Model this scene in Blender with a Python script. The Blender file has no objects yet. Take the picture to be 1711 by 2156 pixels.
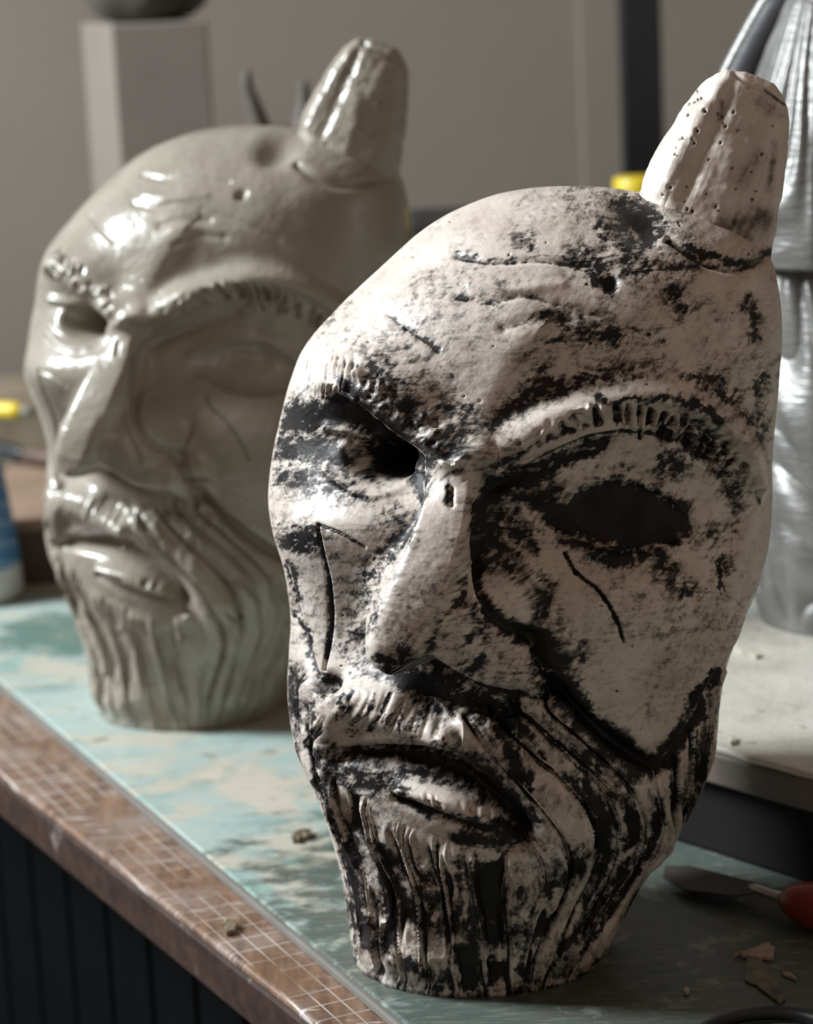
import bpy, bmesh, math, random
import numpy as np
from mathutils import Vector, Matrix

# ------------------------------------------------------------------ camera, world, light
W, H, FPX = 1711.0, 2156.0, 5500.0
PITCH, ROLL = math.radians(12.3), 0.05
CAM = np.array([-0.027, -0.917, 0.365])
sc = bpy.context.scene
COL = sc.collection

fwd = np.array([0, math.cos(PITCH), -math.sin(PITCH)])
rt0 = np.array([1.0, 0, 0]); up0 = np.cross(rt0, fwd)
cr, sr = math.cos(ROLL), math.sin(ROLL)
RT = cr * rt0 - sr * up0      # image right
UP = cr * up0 + sr * rt0
def proj(P):
    d = P - CAM
    z = d @ fwd
    return W / 2 + FPX * (d @ RT) / z, H / 2 - FPX * (d @ UP) / z, z
def ray(px, py):
    return fwd + RT * ((px - W / 2) / FPX) - UP * ((py - H / 2) / FPX)
def onz(px, py, z=0.0):
    r = ray(px, py); return CAM + r * ((z - CAM[2]) / r[2])
def ony(px, py, y=0.0):
    r = ray(px, py); return CAM + r * ((y - CAM[1]) / r[1])

cam = bpy.data.cameras.new('camera'); camo = bpy.data.objects.new('camera', cam); COL.objects.link(camo)
camo.matrix_world = Matrix(((RT[0], UP[0], -fwd[0], CAM[0]), (RT[1], UP[1], -fwd[1], CAM[1]),
                            (RT[2], UP[2], -fwd[2], CAM[2]), (0, 0, 0, 1)))
cam.sensor_fit = 'HORIZONTAL'; cam.sensor_width = 36.0; cam.lens = 36.0 * FPX / W
cam.clip_start = 0.01; cam.clip_end = 50
cam.dof.use_dof = True; cam.dof.focus_distance = 0.862; cam.dof.aperture_fstop = 15.5
sc.camera = camo
sc.view_settings.view_transform = 'Standard'; sc.view_settings.look = 'None'
sc.view_settings.exposure = 0.0; sc.view_settings.gamma = 1.0
sc.view_settings.use_curve_mapping = False

wd = bpy.data.worlds.new('world'); sc.world = wd; wd.use_nodes = True
wd.node_tree.nodes['Background'].inputs[0].default_value = (1.0, 0.74, 0.58, 1)
wd.node_tree.nodes['Background'].inputs[1].default_value = 0.21

def area(name, loc, target, sx, sy, power, col):
    l = bpy.data.lights.new(name, 'AREA'); l.shape = 'RECTANGLE'; l.size = sx; l.size_y = sy
    l.energy = power; l.color = col
    o = bpy.data.objects.new(name, l); COL.objects.link(o); o.location = loc
    o.rotation_euler = (Vector(target) - Vector(loc)).to_track_quat('-Z', 'Y').to_euler()
    return o
area('window_daylight', (-1.66, 0.28, 1.24), (0, 0.02, 0.15), 0.55, 0.7, 100.0, (0.90, 0.96, 1.0))

# ------------------------------------------------------------------ helpers
def tag(o, label=None, cat=None, group=None, kind=None):
    if label: o['label'] = label
    if cat: o['category'] = cat
    if group: o['group'] = group
    if kind: o['kind'] = kind
    return o
def empty(name, loc=(0, 0, 0), rz=0.0):
    o = bpy.data.objects.new(name, None); COL.objects.link(o)
    o.location = loc; o.rotation_euler = (0, 0, rz); o.empty_display_size = 0.02
    return o
def link(name, me, mat=None, parent=None):
    o = bpy.data.objects.new(name, me); COL.objects.link(o)
    if mat is not None: me.materials.clear(); me.materials.append(mat)
    if parent is not None: o.parent = parent
    return o
def from_bm(name, bm, mat, parent=None, smooth=False, bevel=0.0, segs=2):
    me = bpy.data.meshes.new(name); bmesh.ops.recalc_face_normals(bm, faces=bm.faces); bm.to_mesh(me); bm.free()
    if smooth:
        for p in me.polygons: p.use_smooth = True
    o = link(name, me, mat, parent)
    if bevel:
        m = o.modifiers.new('bevel', 'BEVEL'); m.width = bevel; m.segments = segs; m.limit_method = 'ANGLE'; m.angle_limit = math.radians(40)
    return o
def prism(pts, z0, z1, bm=None):
    bm = bm or bmesh.new()
    a = [bm.verts.new((p[0], p[1], z0)) for p in pts]; b = [bm.verts.new((p[0], p[1], z1)) for p in pts]
    n = len(pts)
    bm.faces.new(a[::-1]); bm.faces.new(b)
    for i in range(n): bm.faces.new((a[i], a[(i + 1) % n], b[(i + 1) % n], b[i]))
    return bm
def boxbm(c, s, rz=0.0, bm=None):
    hx, hy = s[0] / 2, s[1] / 2; ca, sa = math.cos(rz), math.sin(rz)
    pts = [(c[0] + x * ca - y * sa, c[1] + x * sa + y * ca) for x, y in ((-hx, -hy), (hx, -hy), (hx, hy), (-hx, hy))]
    return prism(pts, c[2], c[2] + s[2], bm)
def grid_mesh(name, P, closed_u=True, caps=(None, None), attrs=None):
    """P: (rows, cols, 3) array -> mesh of quads, rows run from bottom to top; caps: an extra point closing an end"""
    R, C = P.shape[:2]
    V = P.reshape(-1, 3)
    i = np.arange(R - 1)[:, None] * C; j = np.arange(C if closed_u else C - 1)[None, :]
    j2 = (j + 1) % C
    q = np.stack([i + j, i + j2, i + C + j2, i + C + j], -1).reshape(-1, 4)
    tris = []
    for k, cp in enumerate(caps):
        if cp is None: continue
        V = np.vstack([V, np.asarray(cp)[None]]); idx = len(V) - 1
        base = 0 if k == 0 else (R - 1) * C
        a = base + np.arange(C); b = base + (np.arange(C) + 1) % C
        tris.append(np.stack([b, a, np.full(C, idx)], -1) if k == 0 else np.stack([a, b, np.full(C, idx)], -1))
    me = bpy.data.meshes.new(name)
    nt = sum(len(t) for t in tris)
    loops = np.concatenate([q.ravel()] + [t.ravel() for t in tris]).astype(np.int32)
    starts = np.concatenate([np.arange(len(q)) * 4, len(q) * 4 + np.arange(nt) * 3]).astype(np.int32)
    me.vertices.add(len(V)); me.vertices.foreach_set('co', V.astype(np.float32).ravel())
    me.loops.add(len(loops)); me.loops.foreach_set('vertex_index', loops)
    me.polygons.add(len(starts)); me.polygons.foreach_set('loop_start', starts)
    me.polygons.foreach_set('use_smooth', np.ones(len(starts), dtype=bool))
    me.update(calc_edges=True)
    for nm, arr in (attrs or {}).items():
        a = me.attributes.new(nm, 'FLOAT', 'POINT')
        arr = np.concatenate([arr.ravel(), np.zeros(len(V) - arr.size)]).astype(np.float32)
        a.data.foreach_set('value', arr)
    return me
def lathe(name, prof, mat, parent=None, loc=(0, 0, 0), n=48, mod=None):
    """prof: list of (r, z)"""
    th = np.linspace(0, 2 * np.pi, n, endpoint=False)
    r = np.array([p[0] for p in prof])[:, None]; z = np.array([p[1] for p in prof])[:, None]
    rr = r * np.ones_like(th)[None]
    if mod is not None: rr = mod(rr, th[None] + 0 * r, z + 0 * th[None])
    P = np.stack([rr * np.cos(th) + loc[0], rr * np.sin(th) + loc[1], z + 0 * th + loc[2]], -1)
    me = grid_mesh(name, P, True, ((loc[0], loc[1], loc[2] + prof[0][1]), (loc[0], loc[1], loc[2] + prof[-1][1])))
    return link(name, me, mat, parent)
def tube(name, pts, rad, mat, parent=None, n=12, close=True):
    pts = np.asarray(pts, float); rad = np.broadcast_to(np.asarray(rad, float), (len(pts),))
    T = np.gradient(pts, axis=0); T /= np.linalg.norm(T, axis=1, keepdims=True) + 1e-12
    ref = np.array([0.0, 0, 1]) if abs(T[0, 2]) < 0.9 else np.array([1.0, 0, 0])
    rings = []
    for p, t, r in zip(pts, T, rad):
        a = ref - t * (ref @ t); a /= np.linalg.norm(a); b = np.cross(t, a); ref = a
        th = np.linspace(0, 2 * np.pi, n, endpoint=False)
        rings.append(p + r * (np.cos(th)[:, None] * a + np.sin(th)[:, None] * b))
    me = grid_mesh(name, np.array(rings), True, (pts[0], pts[-1]) if close else (None, None))
    return link(name, me, mat, parent)
def spline(pts, n):
    """Catmull-Rom resample of points (any dimension) to n samples, even in arc length"""
    p = np.asarray(pts, float)
    q = np.vstack([2 * p[0] - p[1], p, 2 * p[-1] - p[-2]])
    out = []
    for i in range(1, len(q) - 2):
        t = np.linspace(0, 1, 40, endpoint=False)[:, None]
        a, b, c, d = q[i - 1], q[i], q[i + 1], q[i + 2]
        out.append(0.5 * ((2 * b) + (-a + c) * t + (2 * a - 5 * b + 4 * c - d) * t ** 2 + (-a + 3 * b - 3 * c + d) * t ** 3))
    out = np.vstack(out + [p[-1:]])
    s = np.concatenate([[0], np.cumsum(np.linalg.norm(np.diff(out, axis=0), axis=1))])
    t = np.linspace(0, s[-1], n)
    return np.stack([np.interp(t, s, out[:, k]) for k in range(p.shape[1])], -1)

# hashed value noise on arrays
def _hash(i, j, k, seed):
    h = (i.astype(np.int64) * 374761393 + j.astype(np.int64) * 668265263 + k.astype(np.int64) * 2147483647 + seed * 974634777) & 0xffffffff
    h = ((h ^ (h >> 13)) * 1274126177) & 0xffffffff
    return (((h ^ (h >> 16)) & 0xffff) / 65535.0).astype(np.float32)
def noise2(x, y, seed=0):
    x = np.asarray(x, np.float32); y = np.asarray(y, np.float32)
    xi = np.floor(x); yi = np.floor(y); fx = x - xi; fy = y - yi
    fx = fx * fx * (3 - 2 * fx); fy = fy * fy * (3 - 2 * fy)
    z = np.zeros_like(xi)
    a = _hash(xi, yi, z, seed); b = _hash(xi + 1, yi, z, seed); c = _hash(xi, yi + 1, z, seed); d = _hash(xi + 1, yi + 1, z, seed)
    return (a + (b - a) * fx) * (1 - fy) + (c + (d - c) * fx) * fy
def fbm2(x, y, oct=4, seed=0, gain=0.5):
    s = 0; a = 1; t = 0
    for o in range(oct):
        s = s + a * noise2(x * 2 ** o, y * 2 ** o, seed + o * 17); t += a; a *= gain
    return s / t
def sst(a, b, x):
    t = np.clip((x - a) / (b - a), 0, 1); return t * t * (3 - 2 * t)

# ------------------------------------------------------------------ node materials
class NM:
    def __init__(s, name):
        s.m = bpy.data.materials.new(name); s.m.use_nodes = True; s.t = s.m.node_tree
        s.b = s.t.nodes['Principled BSDF']
    def n(s, t, **kw):
        nd = s.t.nodes.new(t)
        for k, v in kw.items():
            if hasattr(nd, k) and not isinstance(v, (tuple, list)) and k not in nd.inputs: setattr(nd, k, v)
            else: s.set(nd.inputs[k], v)
        return nd
    def set(s, inp, v):
        if isinstance(v, bpy.types.NodeSocket): s.t.links.new(v, inp)
        elif isinstance(v, (tuple, list)) and len(v) == 3 and inp.type == 'RGBA': inp.default_value = (*v, 1)
        else: inp.default_value = v
    def P(s, **kw):
        for k, v in kw.items(): s.set(s.b.inputs[k.replace('_', ' ')], v)
    def coord(s, scale=(1, 1, 1), rot=(0, 0, 0), which='Object', loc=(0, 0, 0)):
        tc = s.n('ShaderNodeTexCoord'); mp = s.n('ShaderNodeMapping')
        mp.inputs['Scale'].default_value = scale; mp.inputs['Rotation'].default_value = rot; mp.inputs['Location'].default_value = loc
        s.t.links.new(tc.outputs[which], mp.inputs[0]); return mp.outputs[0]
    def noise(s, vec, scale, detail=6, rough=0.55, dist=0.0):
        nd = s.n('ShaderNodeTexNoise'); s.set(nd.inputs['Vector'], vec); nd.inputs['Scale'].default_value = scale
        nd.inputs['Detail'].default_value = detail; nd.inputs['Roughness'].default_value = rough; nd.inputs['Distortion'].default_value = dist
        return nd.outputs['Fac']
    def ramp(s, fac, stops, interp='LINEAR'):
        nd = s.n('ShaderNodeValToRGB'); s.set(nd.inputs[0], fac); nd.color_ramp.interpolation = interp
        el = nd.color_ramp.elements
        while len(el) < len(stops): el.new(0.5)
        for e, (p, c) in zip(el, stops):
            e.position = p; e.color = (*c, 1) if isinstance(c, (tuple, list)) else (c, c, c, 1)
        return nd.outputs[0]
    def mix(s, fac, a, b, mode='MIX'):
        nd = s.n('ShaderNodeMix', data_type='RGBA'); nd.blend_type = mode
        s.set(nd.inputs[0], fac); s.set(nd.inputs[6], a); s.set(nd.inputs[7], b); return nd.outputs[2]
    def math(s, op, a, b=0.0, clamp=False):
        nd = s.n('ShaderNodeMath'); nd.operation = op; nd.use_clamp = clamp
        s.set(nd.inputs[0], a); s.set(nd.inputs[1], b); return nd.outputs[0]
    def attr(s, name):
        nd = s.n('ShaderNodeAttribute'); nd.attribute_name = name; return nd.outputs['Fac']
    def bump(s, h, strength, dist=0.001):
        nd = s.n('ShaderNodeBump'); s.set(nd.inputs['Height'], h); nd.inputs['Strength'].default_value = strength
        nd.inputs['Distance'].default_value = dist; s.t.links.new(nd.outputs[0], s.b.inputs['Normal'])
def plain(name, col, rough=0.6, metal=0.0, var=0.15, scale=30.0, bump=0.15, spec=0.5):
    m = NM(name); v = m.coord()
    n = m.noise(v, scale)
    c = m.ramp(n, [(0.3, tuple(x * (1 - var) for x in col)), (0.7, tuple(min(1, x * (1 + var)) for x in col))])
    m.P(Base_Color=c, Roughness=rough, Metallic=metal); m.b.inputs['Specular IOR Level'].default_value = spec
    if bump: m.bump(m.noise(v, scale * 6), bump, 0.0008)
    return m.m
# ------------------------------------------------------------------ the horned head: a carved surface
K = 0.935 / FPX                     # one photograph pixel at the head, in metres
NOSE_DIR = np.array([-math.sin(math.radians(33)), -math.cos(math.radians(33)), -0.05])
FACE = np.array([-math.sin(math.radians(17)), -math.cos(math.radians(17)), 0.0])   # where the face looks

class Sculpt:
    """A grid of points (rows, cols) that strokes push in and out. Strokes are given as lines on the face, in the
    photograph's pixels, and act on the surface points that lie there."""
    def __init__(s, P):
        s.P = P; s.R, s.C = P.shape[:2]; s.refresh(False)
    def normals(s):
        du = np.roll(s.P, -1, 1) - np.roll(s.P, 1, 1)
        dv = np.empty_like(s.P); dv[1:-1] = s.P[2:] - s.P[:-2]; dv[0] = s.P[1] - s.P[0]; dv[-1] = s.P[-1] - s.P[-2]
        n = np.cross(du, dv); n /= np.linalg.norm(n, axis=-1, keepdims=True) + 1e-12
        return n
    def refresh(s, occl=True):
        s.n = s.normals()
        x, y, z = proj(s.P.reshape(-1, 3))
        s.x = x.reshape(s.R, s.C).astype(np.float32); s.y = y.reshape(s.R, s.C).astype(np.float32)
        v = CAM - s.P; v /= np.linalg.norm(v, axis=-1, keepdims=True)
        f = (v * s.n).sum(-1)
        s.gate = sst(-0.02, 0.28, f).astype(np.float32)
        if occl:
            cs = 5.0
            xi = np.clip((x / cs).astype(int), 0, 400); yi = np.clip((y / cs).astype(int), 0, 500)
            zb = np.full((401, 501), 9.0); np.minimum.at(zb, (xi, yi), z)
            vis = (z - zb[xi, yi]) < 22 * K
            s.gate *= s.blur(vis.reshape(s.R, s.C).astype(np.float32), 2)
        s.d = np.zeros((s.R, s.C), np.float32)
        s.free = s.gate > 0.002
    def blur(s, a, r):
        """box blur twice over the grid"""
        for _ in range(2):
            c = np.concatenate([a[:, -r - 1:], a, a[:, :r]], 1); c = np.cumsum(c, 1, dtype=np.float64)
            a = (c[:, 2 * r + 1:] - c[:, :-2 * r - 1]) / (2 * r + 1)
            c = np.concatenate([np.repeat(a[:1], r + 1, 0), a, np.repeat(a[-1:], r, 0)], 0); c = np.cumsum(c, 0, dtype=np.float64)
            a = (c[2 * r + 1:] - c[:-2 * r - 1]) / (2 * r + 1)
        return a.astype(np.float32)
    def near(s, pts, reach):
        p = np.asarray(pts, float)
        m = (s.x > p[:, 0].min() - reach) & (s.x < p[:, 0].max() + reach) & (s.y > p[:, 1].min() - reach) & (s.y < p[:, 1].max() + reach) & s.free
        return np.nonzero(m.ravel())[0]
    def line(s, pts, reach):
        """index, distance, side (+ below when drawn left to right), place 0..n-1 along the drawn points"""
        idx = s.near(pts, reach); x = s.x.ravel()[idx]; y = s.y.ravel()[idx]
        p = np.asarray(pts, np.float32)[:, :2]
        bd = np.full(len(idx), 1e9, np.float32); bs = np.zeros(len(idx), np.float32); bt = np.zeros(len(idx), np.float32)
        for i in range(len(p) - 1):
            d = p[i + 1] - p[i]; L = float(d @ d) + 1e-9
            vx = x - p[i, 0]; vy = y - p[i, 1]
            t = np.clip((vx * d[0] + vy * d[1]) / L, 0, 1)
            dist = np.hypot(vx - t * d[0], vy - t * d[1])
            k = dist < bd
            bd[k] = dist[k]; bt[k] = i + t[k]; bs[k] = np.sign(d[0] * vy - d[1] * vx)[k]
        return idx, bd, bs, bt
    def field(s, pts, w, wn=None, flat=0.0, pw=2.0, taper=False, smooth=True):
        """soft band about a line; w below / right, wn above / left; w, wn, flat may run along the line"""
        pts = np.array([(p[0], p[1], p[2] if len(p) > 2 else 1.0) for p in pts], float); n0 = len(pts)
        w = np.broadcast_to(np.asarray(w, float), (n0,)); wn = w if wn is None else np.broadcast_to(np.asarray(wn, float), (n0,))
        fl = np.broadcast_to(np.asarray(flat, float), (n0,))
        val = pts[:, 2] if pts.shape[1] > 2 else np.ones(n0)
        allv = np.column_stack([pts[:, :2], w, wn, fl, val])
        if smooth and n0 > 2: allv = spline(allv, max(8, n0 * 4))
        reach = float((np.maximum(allv[:, 2], allv[:, 3]) + allv[:, 4]).max()) * 2.6
        idx, d, sd, t = s.line(allv[:, :2], reach)
        ar = np.arange(len(allv))
        W1 = np.interp(t, ar, allv[:, 2]); W0 = np.interp(t, ar, allv[:, 3]); F = np.interp(t, ar, allv[:, 4]); A = np.interp(t, ar, allv[:, 5])
        ww = np.where(sd >= 0, W1, W0)
        g = np.exp(-(np.maximum(d - F, 0) / ww) ** pw) * A
        if taper: g = g * np.sqrt(np.maximum(0, np.sin(np.pi * np.clip(t / (len(allv) - 1), 0, 1))))
        return idx, g.astype(np.float32)
    def stroke(s, pts, w, a, wn=None, **kw):
        idx, g = s.field(pts, w, wn, **kw)
        s.d.ravel()[idx] += a * g * s.gate.ravel()[idx]
    def blob(s, c, r, a, rot=0.0, pw=2.0):
        idx = s.near([(c[0] - r[0], c[1] - r[1]), (c[0] + r[0], c[1] + r[1])], max(r) * 1.8)
        x = s.x.ravel()[idx] - c[0]; y = s.y.ravel()[idx] - c[1]; cc, ss = math.cos(rot), math.sin(rot)
        q = np.hypot((x * cc + y * ss) / r[0], (-x * ss + y * cc) / r[1])
        s.d.ravel()[idx] += a * np.exp(-q ** pw) * s.gate.ravel()[idx]
    def poly(s, pts, soft):
        """soft mask of a closed outline"""
        p = np.asarray(pts, np.float32); cl = np.vstack([p, p[:1]])
        out = np.zeros(s.R * s.C, np.float32)
        idx, d, _, _ = s.line(cl, soft * 1.5)
        x = s.x.ravel()[idx]; y = s.y.ravel()[idx]; ins = np.zeros(len(idx), bool)
        for i in range(len(p)):
            x0, y0 = cl[i]; x1, y1 = cl[i + 1]
            c = ((y0 > y) != (y1 > y)) & (x < (x1 - x0) * (y - y0) / (y1 - y0 + 1e-9) + x0); ins ^= c
        sd = np.where(ins, d, -d); out[idx] = sst(-soft, soft, sd)
        return out.reshape(s.R, s.C)
    def apply(s, direction=None, occl=True):
        D = s.n if direction is None else direction
        s.P = s.P + (s.d * K)[..., None] * D
        s.refresh(occl)

def slices(pairs, pole, rows, cols, ratio_front, ratio_back, yc=0.0, front_share=0.76, pw=2.0, cap=True):
    """Surface through matched left and right outline points (pixels), rounded towards and away from the viewer."""
    A = np.array([[*ony(l[0], l[1], yc), *ony(r[0], r[1], yc)] for l, r in pairs] + [[*ony(*pole, yc)] * 2])
    S = spline(A, rows + 1)[:-1]
    L, Rr = S[:, :3], S[:, 3:]
    C = (L + Rr) / 2; Hv = (Rr - L) / 2; hw = np.linalg.norm(Hv, axis=1)
    nf = int(cols * front_share); nb = cols - nf
    th = np.concatenate([np.linspace(np.pi, 2 * np.pi, nf, endpoint=False), np.linspace(0, np.pi, nb, endpoint=False)])  # pi: left, 3pi/2: front
    c = np.cos(th); q = np.sin(th)
    cc = np.sign(c) * np.abs(c) ** (2 / pw); qq = np.sign(q) * np.abs(q) ** (2 / pw)
    rf = np.broadcast_to(ratio_front, hw.shape); rb = np.broadcast_to(ratio_back, hw.shape)
    dep = np.where(qq[None] < 0, (hw * rf)[:, None], (hw * rb)[:, None]) * qq[None]
    P = C[:, None] + Hv[:, None] * cc[None, :, None]
    P[..., 1] += dep
    return P

def soften(S, c, r, k):
    """smooth the surface round a point of the face"""
    w = np.exp(-((S.x - c[0]) ** 2 + (S.y - c[1]) ** 2) / r ** 2) * (S.gate > 0.0)
    w = S.blur(w.astype(np.float32), 3)[..., None]
    B = np.stack([S.blur(S.P[..., q].astype(np.float32), k) for q in range(3)], -1)
    S.P = S.P * (1 - w) + B * w; S.refresh()

def build_head(rows, cols):
    pairs = [((744, 1988), (1272, 1966)), ((732, 1905), (1308, 1905)), ((721, 1830), (1356, 1815)), ((700, 1750), (1415, 1735)),
             ((665, 1650), (1470, 1640)), ((622, 1560), (1500, 1560)), ((606, 1460), (1510, 1460)), ((608, 1380), (1526, 1370)),
             ((612, 1290), (1560, 1280)), ((598, 1190), (1592, 1200)), ((575, 1110), (1612, 1120)), ((565, 1040), (1618, 1040)),
             ((573, 960), (1618, 960)), ((590, 880), (1625, 870)), ((612, 800), (1634, 770)), ((640, 735), (1639, 680)),
             ((700, 665), (1632, 600)), ((790, 580), (1612, 530)), ((900, 482), (1540, 466)), ((1010, 425), (1430, 424)), ((1110, 401), (1330, 404))]
    P = slices(pairs, (1220, 393), rows, cols, 0.92 + 0.20 * np.exp(-np.arange(rows) / (0.16 * rows)), 0.95, pw=2.2)
    P[0, :, 2] = 0.0
    S = Sculpt(P)
    # --- big forms
    S.blob((880, 620), (270, 190), 20)                       # forehead dome
    S.blob((1200, 800), (230, 80), -24, 0.0)                 # hollow above the arched brow
    S.blob((1300, 1075), (230, 130), -46, 0.12, 2.6)         # eye hollow, right
    S.blob((805, 958), (125, 84), -92, 0.25, 2.6)            # eye hollow, left
    S.blob((670, 850), (50, 60), 10)
    S.blob((1350, 1330), (190, 190), 22)                     # cheek
    S.blob((700, 1110), (110, 60), 26)                       # cheekbone, left
    S.blob((750, 1320), (80, 110), -48)                      # sunken cheek, left
    S.blob((900, 1610), (200, 80), -16)                      # mouth hollow
    S.blob((1010, 1890), (240, 150), 16)                     # chin
    S.apply(occl=False)
    # --- nose, pushed along the look of the face
    e = np.array([proj((ony(900, 1300, -0.06) + NOSE_DIR * K * 100)[None])[i][0] - (900, 1300)[i] for i in (0, 1)]) / 100
    def pre(pts, amps): return [(p[0] - a * e[0], p[1] - a * e[1], a) for p, a in zip(pts, amps)]
    S.stroke(pre([(958, 950), (945, 1005), (935, 1080), (908, 1180), (872, 1290), (838, 1366)], [20, 40, 70, 115, 160, 188]),
             [30, 22, 24, 56, 100, 100], 1.0, wn=[26, 20, 17, 15, 15, 15], flat=[32, 40, 42, 42, 40, 32], pw=2.6)
    nose = S.d.copy(); S.d[:] = 0
    S.stroke(pre([(930, 1350), (1005, 1398), (1082, 1412)], [140, 112, 90]), [70, 58, 52], 1.0, wn=[80, 66, 48], pw=2.8, flat=[14, 10, 8])
    wing = S.d.copy(); S.d[:] = 0
    S.stroke(pre([(958, 1215), (978, 1290), (1000, 1365)], [78, 104, 110]), [34, 44, 50], 1.0, wn=[40, 60, 60], pw=2.8, flat=[10, 16, 16])
    S.d = np.maximum(S.d, wing)
    S.d = np.log(np.exp(nose / 14) + np.exp(S.d / 14)) * 14 - 14 * math.log(2) * np.exp(-np.maximum(nose, S.d) / 20)
    # cut the underside
    ul = [(650, 1392), (760, 1412), (830, 1444), (920, 1466), (1020, 1482), (1100, 1486), (1180, 1460)]
    ul = [(p[0] - 100 * e[0] * f, p[1] - 100 * e[1] * f) for p, f in zip(ul, [1.9, 1.95, 1.9, 1.35, .95, .8, .5])]
    idx, dd, sd, tt = S.line(ul, 300)
    cut = np.ones(S.R * S.C, np.float32); cut[idx] = sst(12, -16, np.where(sd > 0, dd, -dd))
    S.d *= cut.reshape(S.R, S.C)
    S.apply(direction=NOSE_DIR * np.ones_like(S.P))
    soften(S, (885, 935), 75, 5); soften(S, (945, 1300), 48, 7); soften(S, (930, 1340), 40, 6)
    # --- the heavy left brow, pushed out over the eye along one direction
    S.stroke([(650, 800, .12), (700, 800, .55), (745, 810, .95), (800, 845), (860, 895), (912, 935)], [36, 30, 23, 19, 18, 16], 62, wn=[70, 76, 84, 80, 66, 44], pw=2.2)
    BR = np.array([-0.50, -0.80, 0.10]); BR /= np.linalg.norm(BR)
    S.apply(direction=BR * np.ones_like(S.P))
    soften(S, (900, 950), 45, 4)
    # --- brows and masses over the displaced surface
    S.stroke([(985, 975), (1080, 935), (1160, 892), (1250, 862), (1340, 842), (1430, 852), (1500, 890), (1550, 945), (1582, 1015, .6)],
             [12, 14, 16, 18, 20, 20, 18, 16, 14], 50, wn=[40, 42, 44, 46, 46, 44, 40, 36, 30], pw=2.3)                                        # arched right brow
    S.stroke([(945, 975), (1000, 900), (1060, 800), (1120, 720)], 40, 14, wn=60)
    S.stroke([(690, 1590, .2), (694, 1650), (712, 1735), (730, 1820, .6)], 11, 14)
    S.stroke([(692, 1560, .45), (700, 1512, .8), (735, 1478), (800, 1482), (870, 1515), (935, 1540)], [26, 36, 42, 42, 38, 26], 44, pw=2.8)             # moustache, left
    S.stroke([(970, 1520), (1050, 1590), (1140, 1660), (1200, 1740)], [50, 66, 70, 60], 30, wn=[26, 28, 30, 40], pw=2.4)                        # moustache, right
    S.stroke([(880, 1480), (990, 1510), (1090, 1510)], 26, -18)                                                                               # under the nose
    S.stroke([(720, 1588, .5), (800, 1592), (900, 1604), (990, 1632), (1060, 1690), (1105, 1745)], [16, 20, 26, 30, 26, 24], -46, pw=2.4)          # open mouth
    S.stroke([(850, 1660, .7), (930, 1678), (1000, 1700), (1042, 1712)], [16, 22, 22, 15], 42, pw=2.4)                                              # lower lip
    S.stroke([(835, 1680), (925, 1722), (1035, 1742), (1100, 1745)], [9, 11, 14, 16], -18)
    S.apply()
    soften(S, (895, 950), 45, 4)
    # rim of the right eye hollow: a sharp overhang by the nose and brow
    rim = S.poly([(1006, 1260), (1000, 1130), (1001, 1065), (1035, 1014), (1100, 988), (1170, 950), (1235, 922), (1310, 908), (1400, 912), (1480, 945), (1540, 1010),
                  (1570, 1100), (1540, 1200), (1440, 1270), (1300, 1290), (1150, 1290), (1060, 1270)], 9)
    S.d -= rim * 34 * sst(1290, 1080, S.y) * (1 - 0.6 * sst(1250, 1550, S.x)) * S.gate
    S.apply()
    # left eye: lids, eyeball and hole
    S.stroke([(725, 835), (775, 885), (830, 925), (885, 962)], [26, 30, 26, 16], -14)
    S.stroke([(690, 900), (760, 912), (830, 945), (880, 985)], 9, 16, wn=12)
    S.blob((770, 965), (72, 46), 30, 0.15, 2.4)
    S.blob((810, 967), (50, 37), -190, 0.3, 3.2)
    S.stroke([(690, 990), (750, 1032), (820, 1036), (868, 1005)], 12, 12)
    S.apply(direction=BR * np.ones_like(S.P))
    soften(S, (885, 955), 40, 3); soften(S, (945, 982), 36, 4); soften(S, (940, 985), 30, 3)
    # --- planes and edges
    V = [(1130, 1360), (1160, 1420), (1200, 1480), (1270, 1545), (1340, 1595), (1385, 1615), (1412, 1590), (1455, 1515), (1500, 1425), (1530, 1370)]
    cheek = S.poly([(1130, 1330), (1165, 1420), (1205, 1475), (1275, 1535), (1345, 1585), (1385, 1600), (1410, 1570), (1450, 1500), (1500, 1410), (1620, 1240), (1620, 1000), (1200, 1180)], 9)
    low = sst(1150, 1400, S.y)
    S.d += cheek * low * 16 * S.gate
    S.stroke(V, [12, 14, 16, 18, 20, 20, 16, 13, 10, 6], -26, pw=2.4)
    S.stroke([(1005, 1060), (1003, 1150), (1010, 1230), (1035, 1295), (1085, 1330), (1140, 1350), (1170, 1400)], [10, 9, 9, 12, 14, 16, 16], -17)   # groove beside the nose
    S.stroke([(668, 1110), (680, 1170), (693, 1230), (697, 1300), (690, 1360), (680, 1410)], [2.5, 3, 4, 5, 5, 3], -11)                                # cleft in the left cheek
    S.blob((690, 1437), (24, 16), -34, -0.5)
    S.stroke([(600, 1195), (620, 1270), (642, 1350), (664, 1420)], [10, 12, 12, 10], -14, wn=[6, 6, 6, 6])
    # right eye
    S.blob((1310, 1092), (128, 66), -22, 0.16, 4.0)
    S.blob((1315, 1095), (110, 50), 14, 0.16, 2.2)
    S.stroke([(1140, 1055), (1220, 1018), (1300, 1005), (1390, 1030), (1450, 1085)], 9, 8, wn=16)
    S.stroke([(1170, 1120), (1250, 1165), (1340, 1172), (1430, 1145)], 16, 7, wn=9)
    S.stroke([(1030, 1030), (1100, 1000), (1190, 960), (1270, 935)], 16, -12)
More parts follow.
